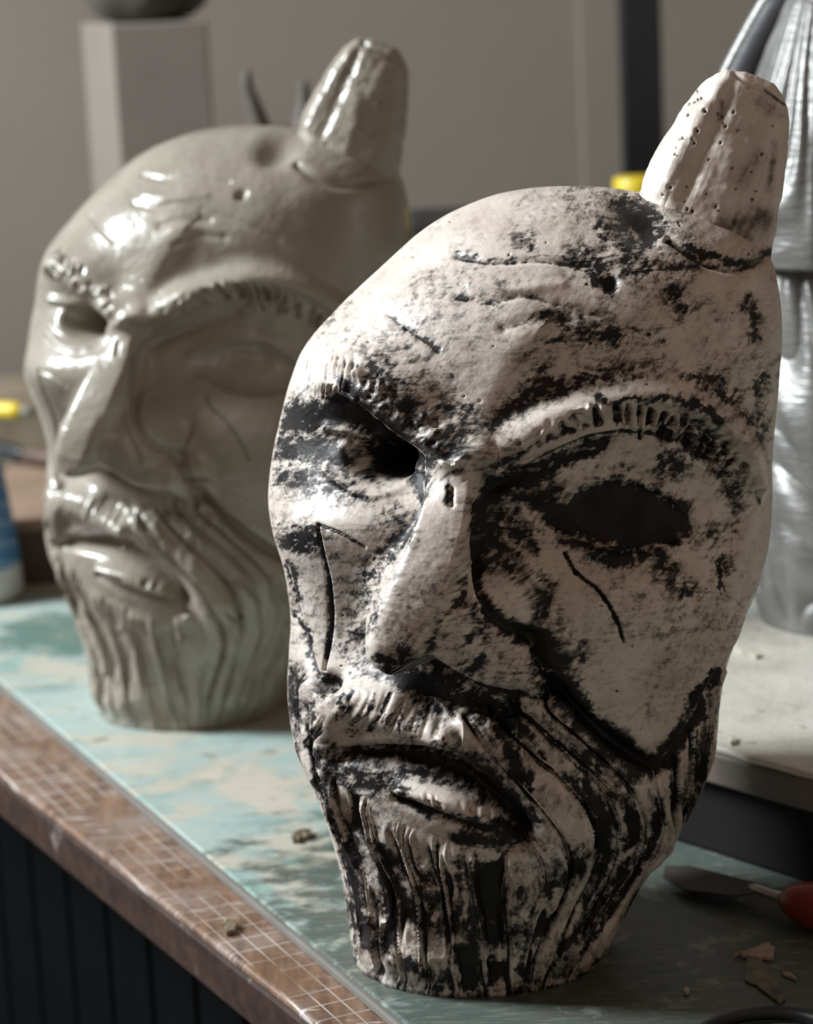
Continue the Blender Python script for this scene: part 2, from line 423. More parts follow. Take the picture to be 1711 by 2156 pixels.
    # creases of the forehead
    for pts, w, a in [([(960, 540), (1040, 552), (1130, 548), (1240, 560)], 7, -5.5), ([(960, 625), (1030, 636), (1100, 622), (1170, 640)], 8, -4.5),
                      ([(820, 665), (870, 700), (920, 735)], 9, -4.5), ([(1060, 690), (1120, 672), (1200, 668)], 14, -6),
                      ([(1180, 640), (1300, 680), (1400, 720)], 10, -4), ([(990, 600), (1080, 610), (1180, 600)], 12, 5),
                      ([(1110, 745), (1170, 715), (1250, 720)], 12, -5),
                      ([(1190, 1165), (1212, 1205), (1262, 1246), (1295, 1300), (1308, 1342)], 4, -9), ([(668, 1104), (720, 1125), (768, 1152)], 3, -7),
                      ([(1510, 1175), (1525, 1250)], 6, -6), ([(948, 1030), (950, 1062)], 6, -10)]:
        S.stroke(pts, w, a)
    # beneath the horn: torn hollow and seam
    S.blob((1345, 470), (52, 42), -30, 0.3, 2.4)
    S.stroke([(1410, 500), (1480, 545), (1550, 562), (1625, 535)], [8, 12, 13, 8], -16)
    S.blob((1283, 598), (17, 15), -14, 0, 3)
    S.apply()
    # --- brow hairs
    rnd = random.Random(4)
    for x in [622 + 115 * q + rnd.uniform(-4, 4) for q in np.linspace(0, 1, 17)]:
        y = 748 + rnd.uniform(-10, 10) + 0.1 * (735 - x)
        S.stroke([(x + 6, y), (x - 2, y + 40), (x - 4, y + 70 + rnd.uniform(0, 25))], rnd.uniform(2.2, 4.2), -rnd.uniform(3, 9) * (0.5 + 0.5 * min(1, (x - 615) / 60)), taper=True)
    for i in range(60):                                                                    # the broken inner half of the left brow
        x = rnd.uniform(740, 930); y = 800 + (x - 740) * 0.62 + rnd.uniform(-40, 45)
        S.blob((x, y), (rnd.uniform(5, 12), rnd.uniform(6, 14)), rnd.uniform(-8, 8), 0, 2.4)
    for x in [1205 + 355 * q + rnd.uniform(-7, 7) for q in np.linspace(0, 1, 19)]:
        t = min(1, max(0, (x - 1205) / 355))
        y = 866 - 120 * t * (1 - t) + 108 * t ** 2.2
        ang = -0.15 + 0.9 * t ** 2
        l = (30 + 34 * math.sin(t * 3.1)) * rnd.uniform(.6, 1.25); dx = -math.sin(ang) * l; dy = math.cos(ang) * l
        x0 = x + rnd.uniform(-5, 5)
        S.stroke([(x0, y), (x0 + dx * .5, y + dy * .5), (x0 + dx, y + dy)], rnd.uniform(3, 8), -rnd.uniform(6, 24), taper=True)
        S.blob((x0 + 9, y + 12), (8, 14), 7, 0, 2.4)
    for i in range(40):
        x = rnd.uniform(1090, 1240); y = 930 - (x - 1090) * 0.42 + rnd.uniform(-16, 24)
        S.blob((x, y), (rnd.uniform(4, 9), rnd.uniform(4, 9)), rnd.uniform(-8, 7), 0, 2.4)
    # --- beard: locks that follow guide lines
    guides = [[(608, 1400), (604, 1500), (640, 1620), (690, 1760), (722, 1870), (738, 1960)],
              [(650, 1460), (640, 1560), (678, 1680), (712, 1780), (735, 1880), (752, 1975)],
              [(672, 1570), (690, 1650), (722, 1760), (757, 1840), (772, 1920), (790, 2015)],
              [(715, 1640), (745, 1740), (795, 1830), (812, 1920), (832, 2045)],
              [(800, 1700), (820, 1790), (850, 1870), (862, 1960), (882, 2070)],
              [(880, 1770), (890, 1840), (915, 1930), (932, 2082)],
              [(960, 1790), (962, 1860), (985, 1950), (1000, 2095)],
              [(1030, 1800), (1032, 1880), (1040, 1960), (1056, 2098)],
              [(1110, 1800), (1112, 1860), (1095, 1950), (1092, 2095)],
              [(960, 1520), (1020, 1620), (1100, 1690), (1165, 1760), (1180, 1840), (1150, 1930), (1120, 2000), (1105, 2092)],
              [(1010, 1510), (1090, 1600), (1160, 1680), (1210, 1760), (1215, 1850), (1180, 1930), (1145, 2010), (1125, 2090)],
              [(1060, 1500), (1150, 1580), (1230, 1650), (1275, 1740), (1270, 1830), (1220, 1930), (1180, 2015), (1150, 2088)],
              [(1120, 1480), (1210, 1560), (1290, 1640), (1330, 1720), (1320, 1800), (1270, 1890), (1215, 1985), (1178, 2082)],
              [(1165, 1490), (1255, 1575), (1340, 1650), (1375, 1720), (1368, 1785), (1320, 1870), (1255, 1975), (1208, 2072)],
              [(1400, 1630), (1405, 1700), (1395, 1770), (1340, 1880), (1285, 1975), (1236, 2058)],
              [(1440, 1560), (1445, 1650), (1430, 1730), (1372, 1850), (1312, 1950), (1258, 2045)],
              [(1480, 1480), (1480, 1600), (1465, 1690), (1412, 1790), (1350, 1880), (1285, 1985)],
              [(1515, 1420), (1508, 1560), (1493, 1680), (1445, 1780), (1375, 1890)]]
    beard = S.poly([(590, 1385), (640, 1400), (668, 1450), (672, 1560), (690, 1640), (770, 1690), (850, 1745), (950, 1785), (1050, 1810), (1110, 1775),
                    (1100, 1720), (1030, 1650), (960, 1570), (950, 1520), (1040, 1490), (1110, 1450), (1160, 1440), (1200, 1495), (1270, 1560), (1340, 1612),
                    (1388, 1632), (1420, 1600), (1465, 1520), (1520, 1410), (1600, 1420), (1600, 1900), (1300, 2140), (1000, 2170), (740, 2050), (600, 1700)], 14)
    m = np.nonzero((beard.ravel() > 0.002) & S.free.ravel())[0]
    x = S.x.ravel()[m]; y = S.y.ravel()[m]
    su = np.zeros_like(x); sw = np.zeros_like(x); keep = S.free; 
    for u, g in enumerate(guides):
        q = spline(g, 14).astype(np.float32); bd = np.full(len(x), 1e9, np.float32)
        for i in range(len(q) - 1):
            d = q[i + 1] - q[i]; L = float(d @ d); vx = x - q[i, 0]; vy = y - q[i, 1]
            t = np.clip((vx * d[0] + vy * d[1]) / L, 0, 1); bd = np.minimum(bd, np.hypot(vx - t * d[0], vy - t * d[1]))
        w = 1 / (bd + 3) ** 3.5; su += w * u; sw += w
    u = su / sw
    wob = (fbm2(x / 130, y / 170, 3, 5) - 0.5) * 2.0
    ph = u + wob * 0.5
    rid = lambda f, sy, sd: 1 - np.abs(2 * noise2(ph * f, y / sy, sd) - 1)
    lock = 0.5 + 0.5 * np.cos(2 * np.pi * ph)
    h = 9 * (lock - 0.5) + 26 * (rid(1.5, 210, 3) - 0.55) + 17 * (rid(3.2, 190, 9) - 0.58) + 9 * (rid(7.0, 150, 21) - 0.6) + 1.6 * (rid(19, 100, 27) - 0.6)
    h *= (0.45 + 1.1 * fbm2(x / 90, y / 150, 3, 77)) * (0.4 + 0.6 * sst(0.3, 2.2, u))
    h *= sst(0.0, 0.014, S.P[..., 2].ravel()[m]) * 0.85 + 0.15
    S.d.ravel()[m] += h * beard.ravel()[m] * S.gate.ravel()[m]
    ufield = np.zeros(S.R * S.C, np.float32); ufield[m] = ph
    lockf = np.zeros(S.R * S.C, np.float32); lockf[m] = h
    # moustache strands, left and the loose ones beside the mouth
    for i in range(17):
        x0 = 705 + i * 14 + rnd.uniform(-6, 6); y0 = 1448 + abs(i - 8) * 2 + max(0, i - 10) * 3.5 + rnd.uniform(-12, 25)
        ln = rnd.uniform(35, 95); k_ = 0.75 - i * 0.032
        S.stroke([(x0 + ln * k_ * .5, y0), (x0 + ln * k_ * .1, y0 + ln * .5), (x0 - ln * k_ * .35, y0 + ln)], rnd.uniform(3, 8), -rnd.uniform(1, 4.5), taper=True)
    for i in range(26):
        x0 = rnd.uniform(870, 1040); y0 = 1680 + (x0 - 870) * 0.2
        S.stroke([(x0, y0 - rnd.uniform(0, 26)), (x0 + 3, y0 + 14)], rnd.uniform(2, 5), -rnd.uniform(.5, 4.5), taper=True)
    for i in range(9):
        x0 = 770 + i * 34
        S.stroke([(x0, 1575), (x0 + 4, 1610)], 5, rnd.uniform(-6, 6), taper=True)
    S.apply()
    # --- skin of the clay: unevenness, scratches, pits
    x, y = S.x, S.y
    S.d += ((fbm2(x / 70, y / 60, 4, 31) - 0.5) * 5 + (fbm2(x / 14, y / 14, 3, 41) - 0.5) * 1.0) * (0.35 + 0.65 * S.gate)
    for i in range(75):
        cx, cy = rnd.uniform(620, 1600), rnd.uniform(430, 1560)
        S.blob((cx, cy), (rnd.uniform(1.8, 3.6),) * 2, -rnd.uniform(2, 4), 0, 3)
    back = 1 - S.gate                                            # the turned-away side keeps soft vertical locks
    th = np.linspace(0, 60, S.C, dtype=np.float32)[None] * np.ones((S.R, 1), np.float32)
    S.d += back * sst(1560, 1700, y) * 8 * (noise2(th, y / 240, 55) - 0.5)
    S.apply()
    P = S.P; P[0, :, 2] = 0.0; P[..., 2] = np.maximum(P[..., 2], 0.0)
    # --- how deep each point lies below its surroundings
    def cav(r):
        B = np.stack([S.blur(P[..., k].astype(np.float32), r) for k in range(3)], -1)
        return ((B - P) * S.n).sum(-1) / K
    c1 = cav(max(2, rows // 220)); c2 = cav(max(5, rows // 60))
    return S, c1, c2, beard, lockf.reshape(S.R, S.C), ufield.reshape(S.R, S.C)
def head_paint(S, c1, c2, beard, lockf, uf):
    """dark wash brushed over the pale clay: 0 bare .. 1 covered"""
    x, y, N = S.x, S.y, S.R * S.C
    p = np.zeros(N, np.float32)
    x0_, y0_ = S.x, S.y                       # brushed edges are ragged
    S.x = S.x + (fbm2(x / 34, y / 34, 2, 61) - .5) * 34 + (fbm2(x / 8, y / 8, 3, 62) - .5) * 15
    S.y = S.y + (fbm2(x / 34, y / 34, 2, 63) - .5) * 34 + (fbm2(x / 8, y / 8, 3, 64) - .5) * 15
    def dab(pts, w, a, **kw):
        idx, g = S.field(pts, w, **kw); p[idx] = np.maximum(p[idx], a * g * np.minimum(1, S.gate.ravel()[idx] * 2))
    def wipe(pts, w, a, **kw):
        idx, g = S.field(pts, w, **kw); p[idx] *= 1 - a * g
    cavity = np.clip(c1 * 0.20, 0, 0.40) + np.clip(c2 * 0.04, 0, 0.30) * (1 + 0.6 * beard)
    p += np.clip(cavity.ravel(), 0, 0.95)
    p += 0.60 * beard.ravel() * sst(4, -8, lockf.ravel())
    # left eye hollow
    dab([(625, 880), (700, 865), (770, 880), (840, 915), (890, 965)], [34, 40, 40, 34, 24], 0.98)
    dab([(720, 810), (760, 870), (820, 910)], [18, 24, 20], 0.95)
    dab([(610, 940), (700, 950), (770, 985)], [34, 36, 30], 0.8)
    dab([(808, 968), (825, 975)], 38, 1.15, pw=4)
    dab([(860, 960), (880, 1010), (882, 1050)], [24, 20, 10], 1.0)
    dab([(600, 1010), (680, 1015), (780, 1045)], [30, 34, 26], 0.58)
    dab([(830, 1080), (855, 1120)], [30, 22], 0.5); dab([(610, 1130), (660, 1140)], 26, 0.6)
    wipe([(735, 945), (755, 965), (745, 985)], [14, 18, 14], 0.95); wipe([(700, 1005), (760, 1030), (790, 1030)], 12, 0.8)
    dab([(800, 790), (850, 850), (900, 900), (960, 925), (985, 870)], [30, 38, 42, 36, 26], 0.66)
    dab([(900, 930), (925, 960)], 18, 0.85)
    # right eye and its hollow
    dab([(1185, 1082), (1250, 1080), (1330, 1088), (1405, 1102)], [34, 54, 60, 46], 1.25, pw=4, flat=[2, 8, 10, 6]); dab([(1060, 1040), (1120, 1050), (1190, 1078)], [34, 36, 34], 0.85)
    dab([(1015, 1060), (1060, 1020), (1130, 1000), (1200, 965), (1275, 938)], [26, 34, 26, 16, 8], 1.05)
    dab([(1012, 1060), (1012, 1110)], [16, 12], 1.0)
    dab([(1060, 1080), (1100, 1120), (1120, 1150)], [38, 34, 22], 0.7)
    dab([(1180, 1140), (1260, 1165), (1360, 1175), (1400, 1172)], [12, 20, 16, 10], 0.78)
    dab([(1400, 1200), (1440, 1240)], [34, 20], 0.62); dab([(1500, 1180), (1530, 1190)], [18, 22], 0.66)
    dab([(1450, 930), (1500, 960), (1540, 1010), (1555, 1060)], [22, 26, 24, 20], 0.55); dab([(1470, 1130), (1540, 1110)], 22, 0.52)
    dab([(1420, 960), (1400, 990)], 24, 0.52)
    dab([(1080, 850), (1150, 822), (1190, 815)], [18, 22, 14], 0.7); dab([(1260, 850), (1350, 838), (1440, 845), (1520, 890)], [6, 7, 9, 9], 0.8)
    # nose side and lip fold
    dab([(1004, 1050), (1003, 1150), (1008, 1230), (1032, 1290), (1085, 1325), (1150, 1345)], [8, 7, 7, 12, 22, 28], 1.15, pw=3)
    dab([(1150, 1340), (1180, 1400), (1150, 1440), (1200, 1480)], [34, 34, 34, 28], 0.76)
    dab([(995, 1290), (1010, 1320), (975, 1350)], [16, 18, 10], 0.5)
    dab([(800, 1395), (830, 1425), (880, 1440), (960, 1470), (1050, 1490)], [16, 20, 20, 26, 24], 0.98)
    dab([(840, 1360), (860, 1400)], [18, 22], 0.66); dab([(950, 1440), (980, 1415), (1010, 1380)], [16, 16, 12], 0.7)
    dab([(740, 1330), (780, 1290)], [30, 20], 0.42); dab([(740, 1380), (760, 1330)], 26, 0.36)
    # folds
    dab([(1130, 1355), (1180, 1450), (1270, 1545), (1345, 1598), (1390, 1610), (1430, 1560), (1480, 1465), (1515, 1405)], [24, 26, 24, 22, 22, 18, 15, 8], 1.15, pw=3)
    dab([(1190, 1480), (1270, 1560), (1340, 1620)], [26, 30, 22], 0.75)
    dab([(690, 1437), (680, 1440)], 20, 1.0)
    dab([(605, 1190), (625, 1250)], 10, 0.9); dab([(630, 1300), (655, 1370)], 7, 0.8)
    pass
    dab([(1508, 1175), (1518, 1215), (1522, 1255)], [9, 6, 3], 0.9); dab([(949, 1030), (951, 1062)], 8, 0.9)
    # mouth
    dab([(700, 1585, .5), (790, 1580, .95), (890, 1590), (980, 1612), (1050, 1670), (1110, 1730)], [16, 14, 26, 32, 24, 20], 1.0)
    dab([(860, 1625), (960, 1640), (1030, 1680)], [22, 26, 16], 0.72)
    dab([(700, 1630), (760, 1630), (840, 1650)], [34, 38, 26], 0.55); dab([(835, 1675), (925, 1718), (1035, 1742), (1100, 1750)], [7, 10, 16, 22], 0.95)
    dab([(960, 1760), (1040, 1770), (1095, 1765)], [12, 24, 20], 0.8)
    wipe([(885, 1665), (960, 1685), (1040, 1710)], [11, 12, 10], 0.5)
    dab([(1000, 1480), (1080, 1500), (1050, 1540)], [20, 24, 18], 0.8)
    wipe([(735, 1150), (765, 1215), (765, 1270)], [44, 36, 26], 0.7)
    rq = random.Random(3)
    for i in range(22):
        a0 = 712 + i * 11; yy = 1470 + rq.uniform(-20, 40) + max(0, i - 9) * 4; ln = rq.uniform(20, 60); kk = 0.7 - i * .03
        dab([(a0 + ln * kk * .5, yy), (a0 - ln * kk * .3, yy + ln)], rq.uniform(3, 6), rq.uniform(.4, .85))
    # dark locks
    for pts, w, a in [([(1065, 1570), (1085, 1620), (1110, 1650)], [16, 20, 8], 1.0), ([(1225, 1650), (1260, 1710), (1275, 1770), (1265, 1830)], [14, 20, 20, 10], 1.0),
                      ([(1310, 1670), (1330, 1720), (1320, 1780)], [20, 20, 12], 0.9), ([(1390, 1690), (1390, 1740), (1330, 1830), (1270, 1930), (1230, 2000)], [10, 14, 14, 10, 8], 1.0),
                      ([(1420, 1640), (1430, 1690)], 7, 0.9), ([(1465, 1540), (1462, 1600)], 6, 0.9), ([(1310, 1840), (1230, 1950), (1180, 2000)], [18, 16, 12], 0.85),
                      ([(1220, 1800), (1200, 1850), (1150, 1880)], [12, 14, 10], 0.8), ([(720, 1770), (740, 1850), (755, 1930), (775, 1985)], [16, 18, 18, 16], 1.0),
                      ([(800, 1790), (825, 1850), (820, 1930), (815, 1980)], [14, 18, 14, 12], 0.85), ([(960, 1830), (965, 1900), (960, 1940)], [10, 14, 14], 0.8),
                      ([(1005, 1830), (1010, 1900), (1000, 1960), (985, 2060)], [12, 18, 24, 14], 1.0), ([(940, 1950), (1010, 1960), (1090, 1970)], [26, 34, 30], 0.72),
                      ([(975, 2000), (985, 2070)], [14, 14], 1.0), ([(1025, 2030), (1022, 2075)], 7, 0.9), ([(1100, 2010), (1105, 2060)], 9, 0.7),
                      ([(890, 1880), (900, 1940)], 14, 0.66), ([(650, 1500), (660, 1620), (700, 1740)], 7, 0.8), ([(612, 1480), (630, 1560)], 8, 0.6),
                      ([(1240, 2060), (1262, 2020)], 18, 0.85), ([(850, 2020), (900, 2050)], 18, 0.5)]:
        dab(pts, w, a, pw=2.5)
    # top: torn hollow under the horn, blots and scratches
    dab([(1310, 440), (1350, 455), (1370, 490)], [26, 34, 24], 0.85); dab([(1290, 480), (1330, 520)], [30, 26], 0.6)
    dab([(1440, 520), (1500, 545), (1570, 552), (1620, 528)], [5, 9, 15, 8], 0.85, pw=2.5); dab([(1283, 598), (1286, 600)], 19, 1.2, pw=4)
    dab([(1256, 570), (1252, 598)], 10, 0.95); dab([(1228, 594), (1229, 595)], 4, 1.1); dab([(1090, 508), (1115, 512)], [22, 20], 0.58)
    dab([(960, 540), (1060, 553), (1150, 548), (1250, 560)], [4, 4, 4, 5], 0.45); dab([(1330, 570), (1400, 578)], [5, 5], 0.85)
    dab([(1130, 650), (1220, 680), (1290, 700)], [22, 30, 26], 0.56); dab([(1410, 610), (1430, 650)], 20, 0.6)
    dab([(1570, 620), (1590, 680), (1588, 710)], [14, 14, 10], 0.75); dab([(1600, 800), (1612, 900)], 10, 0.55)
    dab([(1200, 530), (1330, 560), (1450, 560)], [20, 24, 26], 0.46)
    # brush streaks and mottling, along the way the brush went
    wx = (fbm2(x / 120, y / 120, 2, 71) - .5) * 70
    st_h = 0.5 * fbm2((x + wx) / 46, (y + wx + 0.12 * x) / 7, 4, 11, .6) + 0.5 * fbm2((x + .7 * y) / 9, (y - .6 * x) / 34, 4, 15, .6)
    st_v = 0.65 * fbm2(uf * 7 + (beard < 0.01) * x / 10, y / 70, 4, 13, .6) + 0.35 * fbm2(x / 9, y / 26, 4, 14, .6)
    streak = st_h + (st_v - st_h) * beard
    mott = fbm2(x / 13, y / 13, 4, 19, .65); big = fbm2(x / 130, y / 130, 3, 23); fine = fbm2(x / 4, y / 4, 3, 29, .7)
    S.x, S.y = x0_ + (mott - .5) * 7, y0_ + (fine - .5) * 4
    dab([(668, 1110), (676, 1150), (692, 1220), (698, 1300), (688, 1385)], [2, 3, 4, 5.5, 3.5], 1.1, pw=3)
    dab([(1190, 1165), (1212, 1205), (1262, 1246), (1295, 1300), (1308, 1342)], [4, 4, 3.4, 3.6, 3], 1.1, pw=3); dab([(670, 1104), (720, 1126), (768, 1152)], 2.2, 1.1, pw=3)
    S.x, S.y = x0_, y0_
    p = p.reshape(S.R, S.C)
    amt = 0.40 + 0.50 * sst(0.36, 0.64, big) + 0.22 * beard
    mid = np.clip(4 * p * (1.2 - p), 0, 1)
    tex = 0.52 * streak + 0.33 * mott + 0.15 * fine
    p = p + (tex - 0.5) * 1.9 * mid + amt * np.clip(tex * 2.3 - 0.76, -0.05, 0.9)
    p = p + (fine - 0.5) * 0.12
    p -= 0.05 * sst(700, 500, y) * sst(1250, 1000, x)
    return np.clip(p, 0, 1.3)

def horn_mesh(S0=None):
    rows, cols = 190, 260
    pairs = [((1336, 520), (1618, 600)), ((1340, 430), (1622, 548)), ((1352, 388), (1628, 505)), ((1374, 335), (1640, 430)), ((1414, 268), (1652, 340)),
             ((1447, 215), (1659, 268)), ((1470, 183), (1655, 225)), ((1496, 160), (1638, 188)), ((1530, 149), (1604, 163))]
    P = slices(pairs, (1566, 153), rows, cols, 0.74, 0.8, yc=-0.004, front_share=0.7, pw=2.3)
    S = Sculpt(P); x, y = S.x, S.y
    # grain runs along the horn
    a = (x - 1480) * 0.9 + (y - 350) * 0.36
    S.d += (fbm2(a / 14, y / 130, 4, 3) - 0.5) * 3.5 + (fbm2(x / 40, y / 40, 3, 8) - 0.5) * 9
    S.stroke([(1395, 400), (1440, 310), (1500, 210), (1530, 165)], 18, 8); S.stroke([(1440, 420), (1480, 330), (1520, 230)], 16, -7)
    S.stroke([(1545, 330), (1520, 420), (1490, 500)], 20, 6)
    S.stroke([(1545, 158), (1575, 175), (1610, 190), (1650, 215)], 4, -9)       # split at the tip
    S.blob((1535, 195), (14, 40), -7, 0.3); S.blob((1600, 215), (40, 30), -6)
    rnd = random.Random(9); pits = []
    for i in range(42):
        t = rnd.random(); cx = 1400 + 200 * rnd.random() + (1 - t) * -20 + t * 60; cy = 470 - 290 * t
        r = rnd.uniform(1.6, 3.8); pits.append((cx, cy, r)); S.blob((cx, cy), (r, r * 1.3), -7, 0, 3)
    S.apply()
    p = np.zeros((S.R, S.C), np.float32).ravel()
    for cx, cy, r in pits:
        idx, g = S.field([(cx, cy), (cx + .5, cy)], r * 0.9, pw=3, smooth=False); p[idx] = np.maximum(p[idx], g * 0.9)
    for pts, w, a_ in [([(1460, 500), (1530, 490), (1600, 460)], [30, 50, 34], 0.66), ([(1560, 380), (1600, 330)], [30, 26], 0.36), ([(1600, 215), (1640, 240)], [20, 20], 0.4), ([(1490, 540), (1560, 552), (1620, 530)], [14, 18, 12], 1.0),
                       ([(1620, 400), (1632, 300)], 10, 0.5), ([(1520, 215), (1515, 250)], 8, 0.5), ([(1375, 450), (1390, 480)], 16, 0.7),
                       ([(1400, 500), (1440, 520)], 10, 0.6), ([(1610, 190), (1650, 220)], 4, 0.8)]:
        idx, g = S.field(pts, w); p[idx] = np.maximum(p[idx], g * a_)
    x, y = S.x, S.y; a = (x - 1480) * 0.9 + (y - 350) * 0.36
    p = p.reshape(S.R, S.C)
    p = p * (0.6 + 0.8 * fbm2(x / 18, y / 18, 3, 6)) + 0.34 * (fbm2(a / 9, y / 60, 4, 12) - 0.42) + (fbm2(x / 5, y / 5, 3, 7) - .5) * .16
    return grid_mesh('horn', S.P, True, (S.P[0].mean(0), S.P[-1].mean(0)), {'paint': np.clip(p, 0, 1.2), 'flow': np.full((S.R, S.C), 0.8)})

# materials of the two heads
def m_washed():
    m = NM('washed_clay'); v = m.coord()
    p = m.attr('paint'); n = m.noise(v, 620, 6, 0.7); n2 = m.noise(v, 60, 5, 0.6)
    vh = m.coord(scale=(1, 1, 4.5)); vv = m.coord(scale=(4.5, 4.5, 1)); fl = m.attr('flow')
    nh = m.noise(vh, 300, 6, 0.7); nv = m.noise(vv, 300, 6, 0.7)
    ns = m.math('ADD', m.math('MULTIPLY', nv, fl), m.math('MULTIPLY', nh, m.math('SUBTRACT', 1.0, fl)))
    j = m.math('ADD', m.math('MULTIPLY', m.math('SUBTRACT', n, 0.5), 0.24), m.math('MULTIPLY', m.math('SUBTRACT', ns, 0.5), 0.42))
    k = m.math('ADD', p, j)
    mask = m.ramp(k, [(0.16, 0.0), (0.36, 0.24), (0.58, 0.68), (0.88, 1.0)])
    bare = m.ramp(n2, [(0.3, (0.52, 0.44, 0.375)), (0.5, (0.62, 0.545, 0.48)), (0.7, (0.70, 0.635, 0.575))])
    dark = m.ramp(m.noise(v, 90, 4), [(0.35, (0.007, 0.007, 0.008)), (0.7, (0.026, 0.021, 0.020))])
    m.P(Base_Color=m.mix(mask, bare, dark), Roughness=m.math('ADD', m.ramp(n, [(0.3, 0.30), (0.7, 0.46)]), m.math('MULTIPLY', mask, 0.12)))
    m.set(m.b.inputs['Specular IOR Level'], m.math('SUBTRACT', 0.52, m.math('MULTIPLY', mask, 0.30)))
    m.bump(m.math('ADD', m.noise(v, 500, 5, 0.7), m.math('MULTIPLY', m.noise(v, 150, 4), 0.5)), 0.24, 0.0006)
    return m.m
def m_glazed():
    m = NM('glazed_clay'); v = m.coord(); n = m.noise(v, 40, 5)
    m.P(Base_Color=m.ramp(n, [(0.3, (0.25, 0.222, 0.178)), (0.7, (0.33, 0.296, 0.243))]), Roughness=m.ramp(m.noise(v, 70, 4), [(0.3, 0.24), (0.7, 0.36)]))
    m.b.inputs['Coat Weight'].default_value = 0.35; m.b.inputs['Coat Roughness'].default_value = 0.22
    m.bump(m.noise(v, 120, 4), 0.25, 0.0008)
    return m.m

ROWS, COLS = 1020, 860
S, c1, c2, beard, lockf, uf = build_head(ROWS, COLS)
paint = head_paint(S, c1, c2, beard, lockf, uf)
head_me = grid_mesh('head', S.P, True, (S.P[0].mean(0), S.P[-1].mean(0)), {'paint': paint, 'flow': beard})
horn_me = horn_mesh()
WASH, GLAZE = m_washed(), m_glazed()
BASE = onz(1005, 1985)
def place_head(mat, label, loc, rz, sc_=1.0):
    r = empty('horned_head_sculpture', loc, rz); r.scale = (sc_,) * 3
    tag(r, label, 'sculpture', 'horned head casts')
    for nm, me in (('head', head_me), ('horn', horn_me)):
        o = bpy.data.objects.new(nm, me); COL.objects.link(o); o.parent = r
        if not me.materials: me.materials.append(mat)
        o.material_slots[0].link = 'OBJECT'; o.material_slots[0].material = mat
        o.matrix_parent_inverse = Matrix.Translation((-BASE[0], -BASE[1], 0))
    return r
place_head(WASH, 'bearded one-horned clay head brushed with black wash, nearest the camera', (BASE[0], BASE[1], 0), 0)
B2 = onz(412, 1474)
place_head(GLAZE, 'plain pale glossy bearded one-horned head standing behind, without black wash', (B2[0], B2[1], 0), math.radians(-9), 1.018)
# ------------------------------------------------------------------ the room
def m_wall():
    m = NM('wall_plaster'); v = m.coord(); n = m.noise(v, 2.2, 4); f = m.noise(v, 60, 5)
    m.P(Base_Color=m.ramp(n, [(0.3, (0.180, 0.153, 0.125)), (0.7, (0.205, 0.176, 0.145))]), Roughness=0.85)
    m.bump(f, 0.15, 0.002); return m.m
WALL = m_wall()
YB = 1.40; XL = -1.75
tag(from_bm('wall_back', boxbm((0.5, YB + 0.05, -0.8), (4.5, 0.1, 2.8)), WALL), kind='structure')
# left wall with a window opening the daylight comes through
wy0, wy1, wz0, wz1 = 0.10, 0.74, 0.82, 1.68
bm = bmesh.new()
for (y0, y1, z0, z1) in ((-2.2, wy0, -0.8, 2.0), (wy1, YB, -0.8, 2.0), (wy0, wy1, -0.8, wz0), (wy0, wy1, wz1, 2.0)):
    boxbm((XL - 0.05, (y0 + y1) / 2, z0), (0.1, y1 - y0, z1 - z0), 0, bm)
tag(from_bm('wall_left', bm, WALL), kind='structure')
floor_m = plain('dark_floor', (0.035, 0.035, 0.036), 0.7)
tag(from_bm('floor', boxbm((0.5, -0.4, -0.82), (4.6, 3.8, 0.02)), floor_m), kind='structure')

# pilaster-like step in the wall and the black upright in front of it
def upright(name, xa, xb, y, ytop, ybot, depth, mat):
    a, b = ony(xa, ytop, y), ony(xb, ytop, y)
    return from_bm(name, boxbm(((a[0] + b[0]) / 2, y + depth / 2, ybot), (b[0] - a[0], depth, 1.5 - ybot)), mat, bevel=0.002)
black = plain('black_paint', (0.010, 0.011, 0.013), 0.45)
tag(upright('trim_1', 1222, 1330, YB - 0.012, 200, -0.8, 0.02, WALL), kind='structure')
tag(upright('black_post', 1308, 1393, 1.25, 100, -0.8, 0.03, black), 'black upright post against the back wall, left of the horn', 'post')

